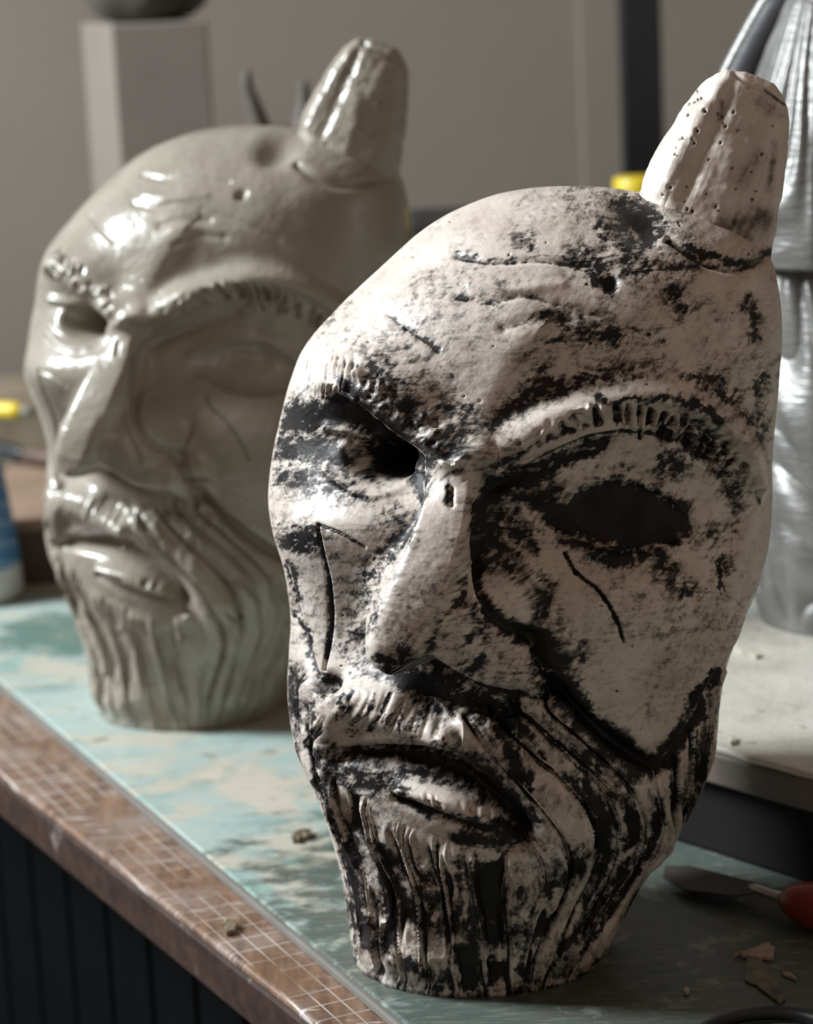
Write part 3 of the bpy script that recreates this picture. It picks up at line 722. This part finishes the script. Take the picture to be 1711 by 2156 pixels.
# ------------------------------------------------------------------ work table and the teal board
e0, e1 = onz(0, 1434), onz(842, 2144)
d = e1 - e0; d /= np.linalg.norm(d); nrm = np.array([-d[1], d[0], 0]); nrm *= np.sign(nrm[0])
ANG = math.atan2(d[1], d[0])
ZT = -0.004
o0, o1 = onz(0, 1629, ZT), onz(668, 2156, ZT)
do = o1 - o0; do /= np.linalg.norm(do); no = np.array([-do[1], do[0], 0]); no *= np.sign(no[0])
def clip_back(pts, ymax):
    out = []
    for i in range(len(pts)):
        p, q = np.array(pts[i][:2]), np.array(pts[(i + 1) % len(pts)][:2])
        if p[1] <= ymax: out.append(p)
        if (p[1] - ymax) * (q[1] - ymax) < 0: out.append(p + (q - p) * (ymax - p[1]) / (q[1] - p[1]))
    return out
def m_teal():
    m = NM('worn_teal_paint_with_shade'); v = m.coord(rot=(0, 0, -ANG)); vs = m.coord(scale=(1, 1.7, 1), rot=(0, 0, -ANG)); vf = m.coord(scale=(1, 7, 1), rot=(0, 0, -ANG))
    vw = m.coord()
    big = m.noise(vs, 9, 5, 0.6, 0.3); mid = m.noise(vs, 16, 5, 0.62); fine = m.noise(vf, 42, 6, 0.7); sp = m.noise(vw, 150, 4, 0.7)
    c = m.ramp(big, [(0.30, (0.10, 0.20, 0.17)), (0.40, (0.27, 0.37, 0.34)), (0.52, (0.36, 0.435, 0.405)), (0.62, (0.30, 0.40, 0.375)), (0.72, (0.19, 0.25, 0.24))])
    cream = m.ramp(m.noise(vs, 12, 6, 0.65, 0.5), [(0.50, 0.0), (0.56, 1.0)])
    c = m.mix(m.math('MULTIPLY', cream, 0.85), c, (0.47, 0.43, 0.345))
    tq = m.ramp(fine, [(0.58, 0.0), (0.66, 0.8)])
    c = m.mix(m.math('MULTIPLY', tq, m.ramp(mid, [(0.45, 0.0), (0.6, 0.9)])), c, (0.12, 0.38, 0.32))
    c = m.mix(m.ramp(m.noise(v, 14, 6, 0.7), [(0.60, 0.0), (0.68, 0.75)]), c, (0.07, 0.17, 0.135))
    c = m.mix(m.ramp(sp, [(0.62, 0.0), (0.72, 0.6)]), c, (0.52, 0.50, 0.44))
    c = m.mix(m.ramp(m.noise(vw, 70, 5), [(0.60, 0.0), (0.70, 0.6)]), c, (0.13, 0.12, 0.10))
    late = lambda c: m.mix(m.ramp(m.noise(vf, 60, 6, 0.75), [(0.50, 0.0), (0.72, 0.65)]), m.mix(m.ramp(m.noise(vw, 38, 6, 0.7), [(0.56, 0.0), (0.66, 0.7)]), c, (0.30, 0.36, 0.33)), (0.27, 0.25, 0.21))
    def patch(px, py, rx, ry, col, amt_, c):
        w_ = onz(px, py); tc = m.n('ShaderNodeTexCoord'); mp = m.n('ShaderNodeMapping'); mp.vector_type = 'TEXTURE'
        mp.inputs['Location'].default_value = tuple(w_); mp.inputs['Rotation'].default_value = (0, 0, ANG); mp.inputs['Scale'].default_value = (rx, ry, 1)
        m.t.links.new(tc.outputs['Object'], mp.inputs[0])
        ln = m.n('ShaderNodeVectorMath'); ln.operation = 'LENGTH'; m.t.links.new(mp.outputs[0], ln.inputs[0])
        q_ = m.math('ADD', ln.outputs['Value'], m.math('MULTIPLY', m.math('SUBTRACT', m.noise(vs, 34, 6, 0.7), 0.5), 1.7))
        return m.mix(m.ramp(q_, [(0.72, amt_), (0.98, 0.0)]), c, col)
    c = patch(120, 1335, .055, .040, (0.055, 0.135, 0.11), .85, c); c = patch(345, 1380, .05, .022, (0.50, 0.46, 0.38), .85, c)
    c = patch(540, 1660, .05, .018, (0.50, 0.45, 0.37), .9, c); c = patch(820, 1860, .07, .008, (0.10, 0.40, 0.33), .7, c)
    c = patch(620, 1870, .05, .010, (0.48, 0.45, 0.38), .8, c); c = patch(1500, 1985, .24, .20, (0.05, 0.068, 0.056), .9, c)  # last, large dark patch: shadow right of the front head, painted into the board
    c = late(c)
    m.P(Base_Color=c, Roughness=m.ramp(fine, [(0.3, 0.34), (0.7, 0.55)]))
    m.bump(m.math('ADD', sp, fine), 0.25, 0.0008); return m.m
def m_tablewood():
    m = NM('worn_table_wood'); v = m.coord(rot=(0, 0, -ANG)); vs = m.coord(scale=(1.2, 11, 1), rot=(0, 0, -ANG)); vc = m.coord(scale=(9, 1.2, 1), rot=(0, 0, -ANG))
    g = m.noise(vc, 14, 6, 0.65)
    c = m.ramp(g, [(0.28, (0.075, 0.042, 0.026)), (0.5, (0.165, 0.095, 0.058)), (0.72, (0.25, 0.155, 0.10))])
    wash = m.ramp(m.noise(v, 22, 6, 0.65), [(0.46, 0.0), (0.70, 0.40)])
    c = m.mix(wash, c, (0.46, 0.41, 0.385))
    # score lines ruled across and along the rim
    br = m.n('ShaderNodeTexBrick'); m.set(br.inputs['Vector'], v); br.offset = 0.0; br.squash = 1.0
    br.inputs['Scale'].default_value = 1.0; br.inputs['Brick Width'].default_value = 0.0125; br.inputs['Row Height'].default_value = 0.0078
    br.inputs['Mortar Size'].default_value = 0.00035; br.inputs['Mortar Smooth'].default_value = 0.4
    lm = m.math('MULTIPLY', br.outputs['Fac'], m.ramp(m.noise(v, 12, 4), [(0.42, 0.0), (0.56, 0.8)]))
    c = m.mix(lm, c, (0.56, 0.51, 0.48))
    chip = m.ramp(m.noise(vs, 26, 6, 0.7), [(0.62, 0.0), (0.67, 0.9)])
    c = m.mix(m.math('MULTIPLY', chip, 0.8), c, (0.62, 0.58, 0.54))
    m.P(Base_Color=c, Roughness=0.38); m.bump(m.noise(v, 160, 5), 0.2, 0.0006); return m.m
def m_edgewood():
    m = NM('dark_edge_wood'); v = m.coord(scale=(1, 8, 8), rot=(0, 0, -ANG)); v1 = m.coord()
    c = m.ramp(m.noise(v, 14, 5), [(0.3, (0.022, 0.012, 0.009)), (0.7, (0.055, 0.030, 0.022))])
    c = m.mix(m.ramp(m.noise(v1, 26, 5), [(0.63, 0.0), (0.70, 0.6)]), c, (0.34, 0.28, 0.25))
    m.P(Base_Color=c, Roughness=0.5); return m.m
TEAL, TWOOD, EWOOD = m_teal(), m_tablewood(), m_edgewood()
FARX, YT = 1.35, 1.22
def region(a, b, dirv, nv):
    pts = [a - dirv * 3, b + dirv * 2, b + dirv * 2 + nv * 5, a - dirv * 3 + nv * 5]
    pts = clip_back(pts, YT)
    pts = [np.array((-p[0], p[1])) for p in pts]; pts = [np.array((p[1], p[0])) for p in pts]   # clip on x as well
    sw = [np.array((p[0], -p[1])) for p in pts]                                             # (y, x)
    out = clip_back(sw, FARX)
    out = clip_back([np.array((p[0], -p[1])) for p in out], -XL - 0.02)
    pts = [(-p[1], p[0]) for p in out]
    lo = clip_back([np.array((p[0], -p[1])) for p in pts], 0.75)
    return [(p[0], -p[1]) for p in lo]
t = empty('work_table', (o0[0], o0[1], -0.80))
tag(t, 'brown wooden work table with scored, paint-chipped rim', 'table')
TZ = -0.8
def child(o, root):
    o.parent = root; o.matrix_parent_inverse = Matrix.Translation(-Vector(root.location)); return o
tp = region(o0, o1, do, no)
child(from_bm('table_top', prism(tp, ZT - 0.004, ZT), TWOOD, bevel=0.0022, segs=3), t)
ins = region(o0 + no * 0.0008, o1 + no * 0.0008, do, no)
child(from_bm('table_edge', prism(ins, ZT - 0.024, ZT - 0.0042), EWOOD, bevel=0.002), t)
for (fx, fy) in ((1.2, 0.85), (-1.2, 0.85), (1.2, -0.45)):
    child(from_bm('leg', boxbm((fx, fy, TZ), (0.06, 0.06, 0.80 + ZT - 0.024)), EWOOD, bevel=0.003), t)
# dark boarded cupboard front below the table
cup = empty('under_table_cupboard', (0, 0, TZ)); tag(cup, 'dark boarded cupboard in the shadow under the table', 'cupboard')
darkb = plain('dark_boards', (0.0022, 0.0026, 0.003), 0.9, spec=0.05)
cb = onz(-200, 1750, ZT); 
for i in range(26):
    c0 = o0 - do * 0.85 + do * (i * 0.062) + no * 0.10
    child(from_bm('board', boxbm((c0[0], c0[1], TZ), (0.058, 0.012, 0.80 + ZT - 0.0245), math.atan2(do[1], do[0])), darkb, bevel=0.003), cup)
tb = empty('painted_board', (e0[0], e0[1], ZT)); tag(tb, 'teal painted work board, cream patches, under the two heads', 'board')
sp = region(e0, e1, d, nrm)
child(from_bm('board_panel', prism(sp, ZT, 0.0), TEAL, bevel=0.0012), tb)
grey = plain('grey_rim', (0.16, 0.15, 0.135), 0.5)
r0, r1 = e0 - d * 0.9, e1 + d * 0.5
child(from_bm('rim', prism([(r0 - nrm * 0.0026)[:2], (r1 - nrm * 0.0026)[:2], (r1 + nrm * 0.0002)[:2], (r0 + nrm * 0.0002)[:2]], ZT, -0.0006), grey, bevel=0.0008), tb)

# ------------------------------------------------------------------ low stand on the right and the silver statue on it
ZS0, ZS1 = 0.034, 0.050
def m_plaster():
    m = NM('plaster_slab'); v = m.coord()
    c = m.ramp(m.noise(v, 24, 6, 0.65), [(0.3, (0.36, 0.34, 0.285)), (0.5, (0.52, 0.50, 0.44)), (0.7, (0.60, 0.58, 0.52))])
    c = m.mix(m.ramp(m.noise(v, 120, 5), [(0.62, 0.0), (0.70, 0.7)]), c, (0.22, 0.20, 0.17))
    m.P(Base_Color=c, Roughness=0.4); m.bump(m.noise(v, 180, 6), 0.5, 0.001); return m.m
PLA = m_plaster()
f0, f1 = onz(1510, 1574, ZS1), onz(1711, 1630, ZS1)
df = f1 - f0; df /= np.linalg.norm(df); nf_ = np.array([-df[1], df[0], 0]); nf_ *= np.sign(nf_[1])
st = empty('low_stand', (f0[0], f0[1], 0)); tag(st, 'low stand with thick plaster-smeared top, right of the front head', 'stand')
a0 = f0 - df * 0.13; a1 = f0 + df * 0.40
slab = [a0, a1, a1 + nf_ * 0.34, a0 + nf_ * 0.34]
swood = plain('stand_wood', (0.13, 0.105, 0.085), 0.6, 0, 0.3, 40)
child(from_bm('stand_top', prism([p[:2] for p in slab], ZS0, ZS1 - 0.003), swood, bevel=0.0015, segs=3), st)
rn = random.Random(5); ring = []
for i in range(4):
    p_, q_ = slab[i], slab[(i + 1) % 4]; k_ = 40
    for j in range(k_):
        c_ = p_ + (q_ - p_) * (j / k_); cen = sum(slab) / 4; ring.append((c_ + (cen - c_) / np.linalg.norm(cen - c_) * rn.uniform(-.0004, .0022))[:2])
child(from_bm('plaster_skin', prism(ring, ZS1 - 0.003, ZS1), PLA, bevel=0.0010, segs=2), st)
dk = plain('shade_dark_stand_base', (0.007, 0.006, 0.0055), 0.8, spec=0.2)  # near-black block fills the gap under the top, standing in for its shade
b0 = a0 + df * 0.01 + nf_ * 0.010
child(from_bm('stand_base', prism([p[:2] for p in (b0, b0 + df * 0.48, b0 + df * 0.48 + nf_ * 0.24, b0 + nf_ * 0.24)], 0.0, ZS0), dk, bevel=0.002), st)

def m_silver():
    m = NM('silver_glaze'); v = m.coord(); vs = m.coord(scale=(1, 1, 5))
    n = m.noise(v, 40, 5)
    m.P(Base_Color=m.ramp(n, [(0.3, (0.15, 0.148, 0.14)), (0.7, (0.27, 0.265, 0.25))]), Metallic=0.35, Roughness=m.ramp(m.noise(v, 90, 4), [(0.3, 0.26), (0.7, 0.42)]))
    m.bump(m.noise(vs, 80, 5), 0.4, 0.002); return m.m
SIL = m_silver()
sx, sy, _ = onz(1800, 1292, ZS1)
statue = empty('silver_statue', (sx, sy, ZS1)); tag(statue, 'silver draped statue on the low stand at the right edge', 'statue')
dist = np.linalg.norm(np.array([sx, sy]) - CAM[:2])
def hz(py):                                     # height of a picture row at the statue
    return ony(1711, py, sy)[2] - ZS1
rb = 0.0445
z5 = hz(545)
prof = [(rb * .97, 0), (rb, 0.004), (rb * 1.03, z5 * .25), (rb * 1.0, z5 * .5), (rb * .93, z5 * .75), (rb * .90, z5 * .93), (rb * 0.8, z5 * 1.0)]
pr = spline(prof, 140)
def folds(r, th, z):
    w = th * 1.0 + 0.7 * np.sin(z * 22 + 2 * th)
    f = np.abs(np.sin(w * 4.5 + 1.1)) ** 0.6 + 0.45 * np.abs(np.sin(w * 9 + z * 50))
    return r * (1 + 0.15 * (f - 0.9) * sst(0, 0.02, z)) 
child(lathe('robe', [tuple(p) for p in pr], SIL, None, (sx, sy, ZS1), 240, folds), statue)
zt = hz(-110)
dz_ = zt - z5
prof = [(rb * .6, z5 * .985), (rb * 1.12, z5 * 1.0), (rb * 1.18, z5 + dz_ * .04), (rb * 1.17, z5 + dz_ * .2), (rb * 1.08, z5 + dz_ * .42), (rb * .92, z5 + dz_ * .61),
        (rb * .60, z5 + dz_ * .83), (rb * .30, z5 + dz_ * .95), (0.001, zt)]
pr = spline(prof, 150)
def hair(r, th, z):
    w = th + 0.35 * np.sin(z * 24 + 1.3 * np.sin(3 * th)); return r * (1 + 0.045 * (np.abs(np.sin(w * 8)) ** 0.7 - .6) + 0.014 * np.sin(w * 37 + 2 * np.sin(z * 41)))
child(lathe('hair', [tuple(p) for p in pr], SIL, None, (sx, sy, ZS1), 260, hair), statue)
# a hood standing up behind the hair, its rim catching the light
dsil = plain('dark_silver', (0.06, 0.06, 0.065), 0.45, 0.5)
def hood_r(zz): return np.interp(zz, [p[1] for p in prof], [p[0] for p in prof])
tov = np.array([CAM[0] - sx, CAM[1] - sy]); tov /= np.linalg.norm(tov); lat = np.array([-tov[1], tov[0]]); lat *= -np.sign(lat[0])   # to the viewer; to the left
zs = np.linspace(z5 * 1.03, zt * 0.995, 60)
side = [(hood_r(z_) + 0.0125 * math.sin(math.pi * min(1, .25 + .75 * (z_ - zs[0]) / (zs[-1] - zs[0]))) ** .5 + .001, z_) for z_ in zs]
path = side + [(-r_, z_) for r_, z_ in side[::-1]]
front, backp = [], []
for r_, z_ in path:
    ri = math.copysign(max(abs(r_) - 0.022, 0.0), r_)
    for lst, dep in ((front, 0.004), (backp, -0.006)):
        lst.append([[sx + lat[0] * q_ + tov[0] * dd_, sy + lat[1] * q_ + tov[1] * dd_, ZS1 + z_] for q_, dd_ in ((r_, dep), (ri, dep - .008))])
front, backp = np.array(front), np.array(backp)
P = np.concatenate([front, backp[:, ::-1]], 1)
hood = child(link('hood', grid_mesh('hood', P, True, (P[0].mean(0), P[-1].mean(0))), dsil), statue)
rm = tube('hood_rim', (front[:, 0] + backp[:, 0]) / 2, 0.0042, SIL, None, 12); rm.parent = hood
# ------------------------------------------------------------------ things lying about
redw = plain('red_lacquer', (0.20, 0.028, 0.018), 0.35); steel = plain('dull_steel', (0.42, 0.38, 0.34), 0.35, 0.8); 
blade_m = plain('shade_dark_blade', (0.05, 0.04, 0.033), 0.6, 0.1)  # blade coloured darker, the shade it lies in put into the colour
# palette knife with a red handle, lying in the shade below the stand
hA, hB = onz(1652, 1892, 0.010), onz(1790, 1925, 0.010)
fA = onz(1583, 1868, 0.009); 
kn = empty('palette_knife', (hA[0], hA[1], 0)); tag(kn, 'palette knife with red handle lying in shade below the low stand', 'palette knife')
dh = hB - hA; L = np.linalg.norm(dh)
child(tube('handle', [hA + dh * q for q in np.linspace(0, 1, 24)], [0.0022 + 0.0068 * math.sin(math.pi * min(1, 0.04 + q * 0.9)) ** 0.6 for q in np.linspace(0, 1, 24)], redw, None, 20), kn)
child(tube('ferrule', [fA + (hA - fA) * q for q in np.linspace(-0.05, 1.05, 8)], [0.0014, 0.0018, 0.0021, 0.0022, 0.0022, 0.0024, 0.0026, 0.0027], steel, None, 14), kn)
bl = [(1590, 1858), (1590, 1878), (1545, 1885), (1440, 1872), (1395, 1845), (1400, 1822), (1450, 1822), (1540, 1845)]
bm = bmesh.new(); n_ = len(bl)
top = [bm.verts.new(onz(x, y, 0.0085 - 0.006 * min(1, max(0, (1590 - x) / 190)) + 0.0006)) for x, y in bl]
bot = [bm.verts.new(v.co - Vector((0, 0, 0.0010))) for v in top]
bm.faces.new(top); bm.faces.new(bot[::-1])
for i in range(n_): bm.faces.new((top[i], top[(i + 1) % n_], bot[(i + 1) % n_], bot[i]))
child(from_bm('blade', bm, blade_m), kn)

# flakes and crumbs
def flake(pts, z, th, mat, name, label, cat, group=None, seed=0):
    rn = random.Random(seed); cen = np.mean([onz(x, y, z) for x, y in pts], axis=0)
    ring = []
    for i in range(len(pts)):
        (x0, y0), (x1, y1) = pts[i], pts[(i + 1) % len(pts)]
        for q in (0, .33, .66):
            ring.append((x0 + (x1 - x0) * q + rn.uniform(-2.5, 2.5), y0 + (y1 - y0) * q + rn.uniform(-2, 2)))
    bm = bmesh.new()
    t_ = [bm.verts.new(onz(x, y, z + th + rn.uniform(-.3, .4) * th)) for x, y in ring]; b_ = [bm.verts.new((v.co.x, v.co.y, z)) for v in t_]
    c_ = bm.verts.new((cen[0], cen[1], z + th * 1.25)); n_ = len(t_)
    for i in range(n_):
        bm.faces.new((t_[i], t_[(i + 1) % n_], c_)); bm.faces.new((t_[i], b_[i], b_[(i + 1) % n_], t_[(i + 1) % n_]))
    bm.faces.new(b_[::-1])
    return tag(from_bm(name, bm, mat), label, cat, group)
pinkp = plain('pink_plaster', (0.42, 0.33, 0.28), 0.6, 0, 0.25, 120); greyp = plain('grey_green_scrap', (0.16, 0.165, 0.13), 0.6, 0, 0.4, 150); creamp = plain('cream_crumb', (0.5, 0.47, 0.38), 0.6, 0, 0.2, 150)
brownp = plain('brown_crumb', (0.16, 0.13, 0.08), 0.6, 0, 0.3, 150)
flake([(1545, 2005), (1585, 2001), (1605, 1986), (1618, 1984), (1632, 1998), (1628, 2015), (1595, 2014), (1570, 2010)], 0.0004, 0.0014, pinkp, 'plaster_flake', 'pinkish plaster flake on the shaded teal board, above a grey scrap', 'flake', None, 1)
flake([(1570, 2016), (1600, 2020), (1622, 2045), (1640, 2075), (1654, 2098), (1644, 2112), (1628, 2100), (1600, 2078), (1568, 2062)], 0.0004, 0.0008, greyp, 'paint_scrap', 'grey-green paint scrap lying below the pink flake', 'scrap', None, 2)
flake([(1644, 2042), (1675, 2054), (1672, 2060), (1646, 2048)], 0.0004, 0.0008, pinkp, 'plaster_crumb', 'thin pale splinter right of the grey-green scrap', 'crumb', None, 3)
flake([(1440, 2082), (1450, 2080), (1452, 2088), (1442, 2089)], 0.0004, 0.001, creamp, 'plaster_crumb', 'tiny pale crumb between front head and paint scrap', 'crumb', None, 4)
flake([(612, 1754), (635, 1746), (655, 1746), (658, 1754), (636, 1764), (618, 1766)], 0.0004, 0.0018, brownp, 'plaster_crumb', 'small olive-brown crumb on teal board left of the front head', 'crumb', None, 5)
flake([(468, 1946), (485, 1934), (498, 1940), (494, 1956), (478, 1960)], ZT + 0.0004, 0.0016, brownp, 'plaster_crumb', 'olive crumb on the brown scored table rim', 'crumb', None, 6)
flake([(1545, 1357), (1575, 1362), (1600, 1376), (1590, 1382), (1560, 1372)], ZS1 + 0.0004, 0.001, creamp, 'plaster_crumb', 'pale flake on the low stand by the silver statue', 'crumb', None, 7)
flake([(1535, 1552), (1545, 1550), (1548, 1560), (1538, 1562)], ZS1 + 0.0004, 0.001, creamp, 'plaster_crumb', 'pale crumb near the front edge of the low stand', 'crumb', None, 8)
# black cord at the lower right
cp = [onz(x, y, 0.0028) for x, y in ((1400, 2240), (1470, 2175), (1530, 2146), (1600, 2134), (1660, 2134), (1720, 2146), (1800, 2180), (1880, 2260))]
tag(tube('power_cord', spline(cp, 60), 0.0024, plain('black_rubber', (0.012, 0.013, 0.013), 0.5), None, 14), 'black cord curving across the bottom right corner', 'cord')

# jar with a blue band at the left edge
jx, jy, _ = onz(-72, 1258)
jar = empty('plastic_bottle', (jx, jy, 0)); tag(jar, 'white plastic bottle with blue label at the left edge', 'bottle')
wp = plain('white_plastic', (0.62, 0.62, 0.60), 0.35, 0, 0.05); bp = NM('blue_label'); v = bp.coord(scale=(1, 1, 1), rot=(0.25, 0, 0))
wv = bp.n('ShaderNodeTexWave'); bp.set(wv.inputs['Vector'], v); wv.bands_direction = 'Z'; wv.inputs['Scale'].default_value = 28; wv.inputs['Distortion'].default_value = 1.5
bp.P(Base_Color=bp.mix(bp.ramp(wv.outputs['Fac'], [(0.88, 0.0), (0.95, 0.7)]), (0.075, 0.20, 0.37), (0.30, 0.42, 0.55)), Roughness=0.35)
rj = 0.0345
prof = [(rj * .90, 0), (rj * .98, 0.002), (rj, 0.006), (rj * .97, 0.022), (rj * .85, 0.06), (rj * .74, 0.085), (rj * .55, 0.10), (rj * .42, 0.104), (rj * .42, 0.112), (rj * .40, 0.113)]
child(lathe('bottle_body', prof, wp, None, (jx, jy, 0), 64), jar)
prof = [(rj * .972 + .0002, 0.0205), (rj * .975 + .0005, 0.021), (rj * .85 + .0006, 0.06), (rj * .755 + .0006, 0.081), (rj * .755, 0.0815)]
child(lathe('label_band', prof, bp.m, None, (jx, jy, 0), 64), jar)
child(lathe('cap', [(rj * .46, 0.106), (rj * .48, 0.107), (rj * .48, 0.121), (rj * .44, 0.124)], wp, None, (jx, jy, 0), 40), jar)

# wooden box, brush and tube behind the glossy head, far left
bw = plain('brown_box_wood', (0.25, 0.17, 0.12), 0.6, 0, 0.25, 20); bwd = plain('dark_box_wood', (0.09, 0.055, 0.035), 0.6, 0, 0.25, 20)
q0 = onz(20, 1232); q1 = onz(330, 1222)
bx = empty('wooden_box', (q0[0], q0[1], 0)); tag(bx, 'low brown wooden box behind the glossy head, beside the bottle', 'box')
hgt = 0.038
xa, xb = q0[0] - 0.02, q1[0]; ya = q0[1]
child(from_bm('box_body', prism([(xa, ya), (xb, ya), (xb, ya + .20), (xa, ya + .20)], 0, hgt - .006), bwd, bevel=.0015), bx)
child(from_bm('lid', prism([(xa - .003, ya - .003), (xb + .003, ya - .003), (xb + .003, ya + .203), (xa - .003, ya + .203)], hgt - .006, hgt), bw, bevel=.0015), bx)
br = empty('paint_brush', tuple(onz(60, 950, hgt))); tag(br, 'dark-handled brush lying on the wooden box, far left', 'brush')
p0, p1 = onz(-120, 925, hgt + .007), onz(60, 958, hgt + .007); p2 = onz(140, 972, hgt + .006)
child(tube('handle', [p0 + (p1 - p0) * q for q in np.linspace(0, 1, 12)], [.004 + .003 * math.sin(3.1 * q) for q in np.linspace(0, 1, 12)], black, None, 14), br)
child(tube('bristles', [p1 + (p2 - p1) * q for q in np.linspace(-.05, 1, 8)], [.0055, .006, .0062, .0062, .006, .0055, .004, .002], bwd, None, 14), br)
olive = plain('olive_cloth', (0.17, 0.135, 0.09), 0.8, 0, 0.25, 25)
y0 = ya + 0.26
tag(from_bm('storage_block', boxbm((onz(0, 870)[0] + 0.02, y0 + 0.10, 0), (0.26, 0.13, 0.062)), olive, bevel=.006, segs=3), 'olive-brown block behind the wooden box, far left', 'block')
yel = plain('yellow_plastic', (0.62, 0.46, 0.02), 0.4, 0, 0.05)
zc = 0.062 + 0.006
tb_ = empty('yellow_tube', tuple(onz(0, 880, 0.062))); tag(tb_, 'yellow paint tube on the olive block, far left', 'tube')
p0, p1 = onz(-90, 858, zc), onz(48, 866, zc)
child(tube('tube_body', [p0 + (p1 - p0) * q for q in np.linspace(0, 1, 10)], [.006] * 9 + [.004], yel, None, 16), tb_)
p2 = p1 + (p1 - p0) * 0.12
child(tube('tube_cap', [p1, p1 + (p2 - p1) * .5, p2], [.0035, .0035, .003], plain('grey_cap', (.2, .2, .18)), None, 12), tb_)

# grey box pedestal with a dark round stone, back left
YP = 1.00
pl, pm, prr = ony(137, 60, YP), ony(232, 52, YP), ony(434, 48, YP)
w1 = prr[0] - pm[0]
ztop = pm[2]
pedm = NM('pedestal_paint'); v = pedm.coord(); pedm.P(Base_Color=pedm.ramp(pedm.noise(v, 14, 5), [(0.3, (0.19, 0.165, 0.14)), (0.7, (0.22, 0.195, 0.165))]), Roughness=0.75)
cx_, dxl = pm[0], pm[0] - pl[0]
ped_pts = [(pm[0], YP), (prr[0], YP + 0.012), (prr[0] - dxl * .9, YP + 0.012 + 0.10), (pl[0], YP + 0.10)]
ped = from_bm('box_pedestal', prism(ped_pts, 0.0, ztop), pedm.m, bevel=0.002)
tag(ped, 'tall plain grey box pedestal by the back wall', 'pedestal')
stone = plain('dark_stone', (0.10, 0.09, 0.075), 0.7, 0, 0.4, 40, 0.6)
bc = np.array([(pl[0] + prr[0]) / 2 + .004, YP + 0.05])
prof = [(0.001, 0), (0.022, 0.0005), (0.034, 0.004), (0.044, 0.014), (0.050, 0.030), (0.050, 0.05), (0.042, 0.072), (0.03, 0.09), (0.014, 0.1), (0.001, 0.102)]
def lump(r, th, z): return r * (1 + 0.05 * np.sin(3 * th + z * 60) + 0.035 * np.sin(7 * th - z * 90))
tag(lathe('round_stone', [tuple(p) for p in spline(prof, 40)], stone, None, (bc[0], bc[1], ztop), 48, lump), 'dark rounded stone resting on the grey pedestal, cut by the top edge', 'stone')

# small dark two-horned figurine, only its horns show behind the glossy head
YF = 0.80
gx = ony(590, 260, YF)[0]; ztip = ony(540, 150, YF)[2]; zcr = ony(590, 262, YF)[2]
fig = empty('horned_figurine', (gx, YF, 0)); tag(fig, 'dark two-horned figurine, its horn tips showing behind the glossy head', 'figurine')
fm = plain('dark_clay', (0.085, 0.072, 0.06), 0.55, 0, 0.3, 60)
hb = zcr
prof = [(.034, 0), (.036, .004), (.034, hb * .2), (.028, hb * .42), (.024, hb * .52), (.03, hb * .6), (.036, hb * .74), (.033, hb * .88), (.02, hb * .97), (.002, hb)]
child(lathe('body', [tuple(p) for p in spline(prof, 60)], fm, None, (gx, YF, 0), 48), fig)
for xs, top_, sgn in ((ony(545, 250, YF)[0], ony(520, 150, YF), 1), (ony(640, 250, YF)[0], ony(637, 172, YF), -1)):
    hp = [(gx + (xs - gx) * .55, YF, zcr - .018), (gx + (xs - gx) * .9, YF, zcr - .006), (xs + (top_[0] - xs) * .55, YF, zcr + (top_[2] - zcr) * .35), (top_[0] - .0005 * sgn, YF, zcr + (top_[2] - zcr) * .7), (top_[0], YF, top_[2])]
    child(tube('horn', spline(hp, 24), np.linspace(.0095, .0028, 24), fm, None, 16), fig)

# dark cabinet box and a yellow lid behind the front head
YC = 0.75
ca, cb_ = ony(872, 445, YC), ony(1330, 415, YC)
dkc = plain('dark_case', (0.014, 0.013, 0.013), 0.5)
cs = empty('dark_case', (ca[0], YC, 0)); tag(cs, 'dark case standing behind the front head, left of the post', 'case')
zc_ = ony(950, 436, YC + .22)[2]
child(from_bm('case_body', prism([(ca[0], YC), (cb_[0] + .06, YC), (cb_[0] + .06, YC + .22), (ca[0], YC + .22)], 0, zc_ - .012), dkc, bevel=.003), cs)
child(from_bm('case_lid', prism([(ca[0] - .002, YC - .002), (cb_[0] + .062, YC - .002), (cb_[0] + .062, YC + .222), (ca[0] - .002, YC + .222)], zc_ - .0118, zc_), dkc, bevel=.003), cs)
yx = ony(1345, 400, YC + .03)[0]
yz = ony(1340, 372, YC + .03)[2]
yj = empty('yellow_jar', (yx, YC + .03, zc_)); tag(yj, 'bright yellow-lidded jar peeking out left of the horn base', 'jar')
child(lathe('jar_body', [(.014, 0), (.0155, .001), (.0155, max(.004, yz - zc_ - .012))], yel, None, (yx, YC + .03, zc_), 32), yj)
child(lathe('jar_lid', [(.0160, max(.004, yz - zc_ - .0118)), (.0165, yz - zc_ - .010), (.0165, yz - zc_ - .001), (.0155, yz - zc_)], yel, None, (yx, YC + .03, zc_), 32), yj)
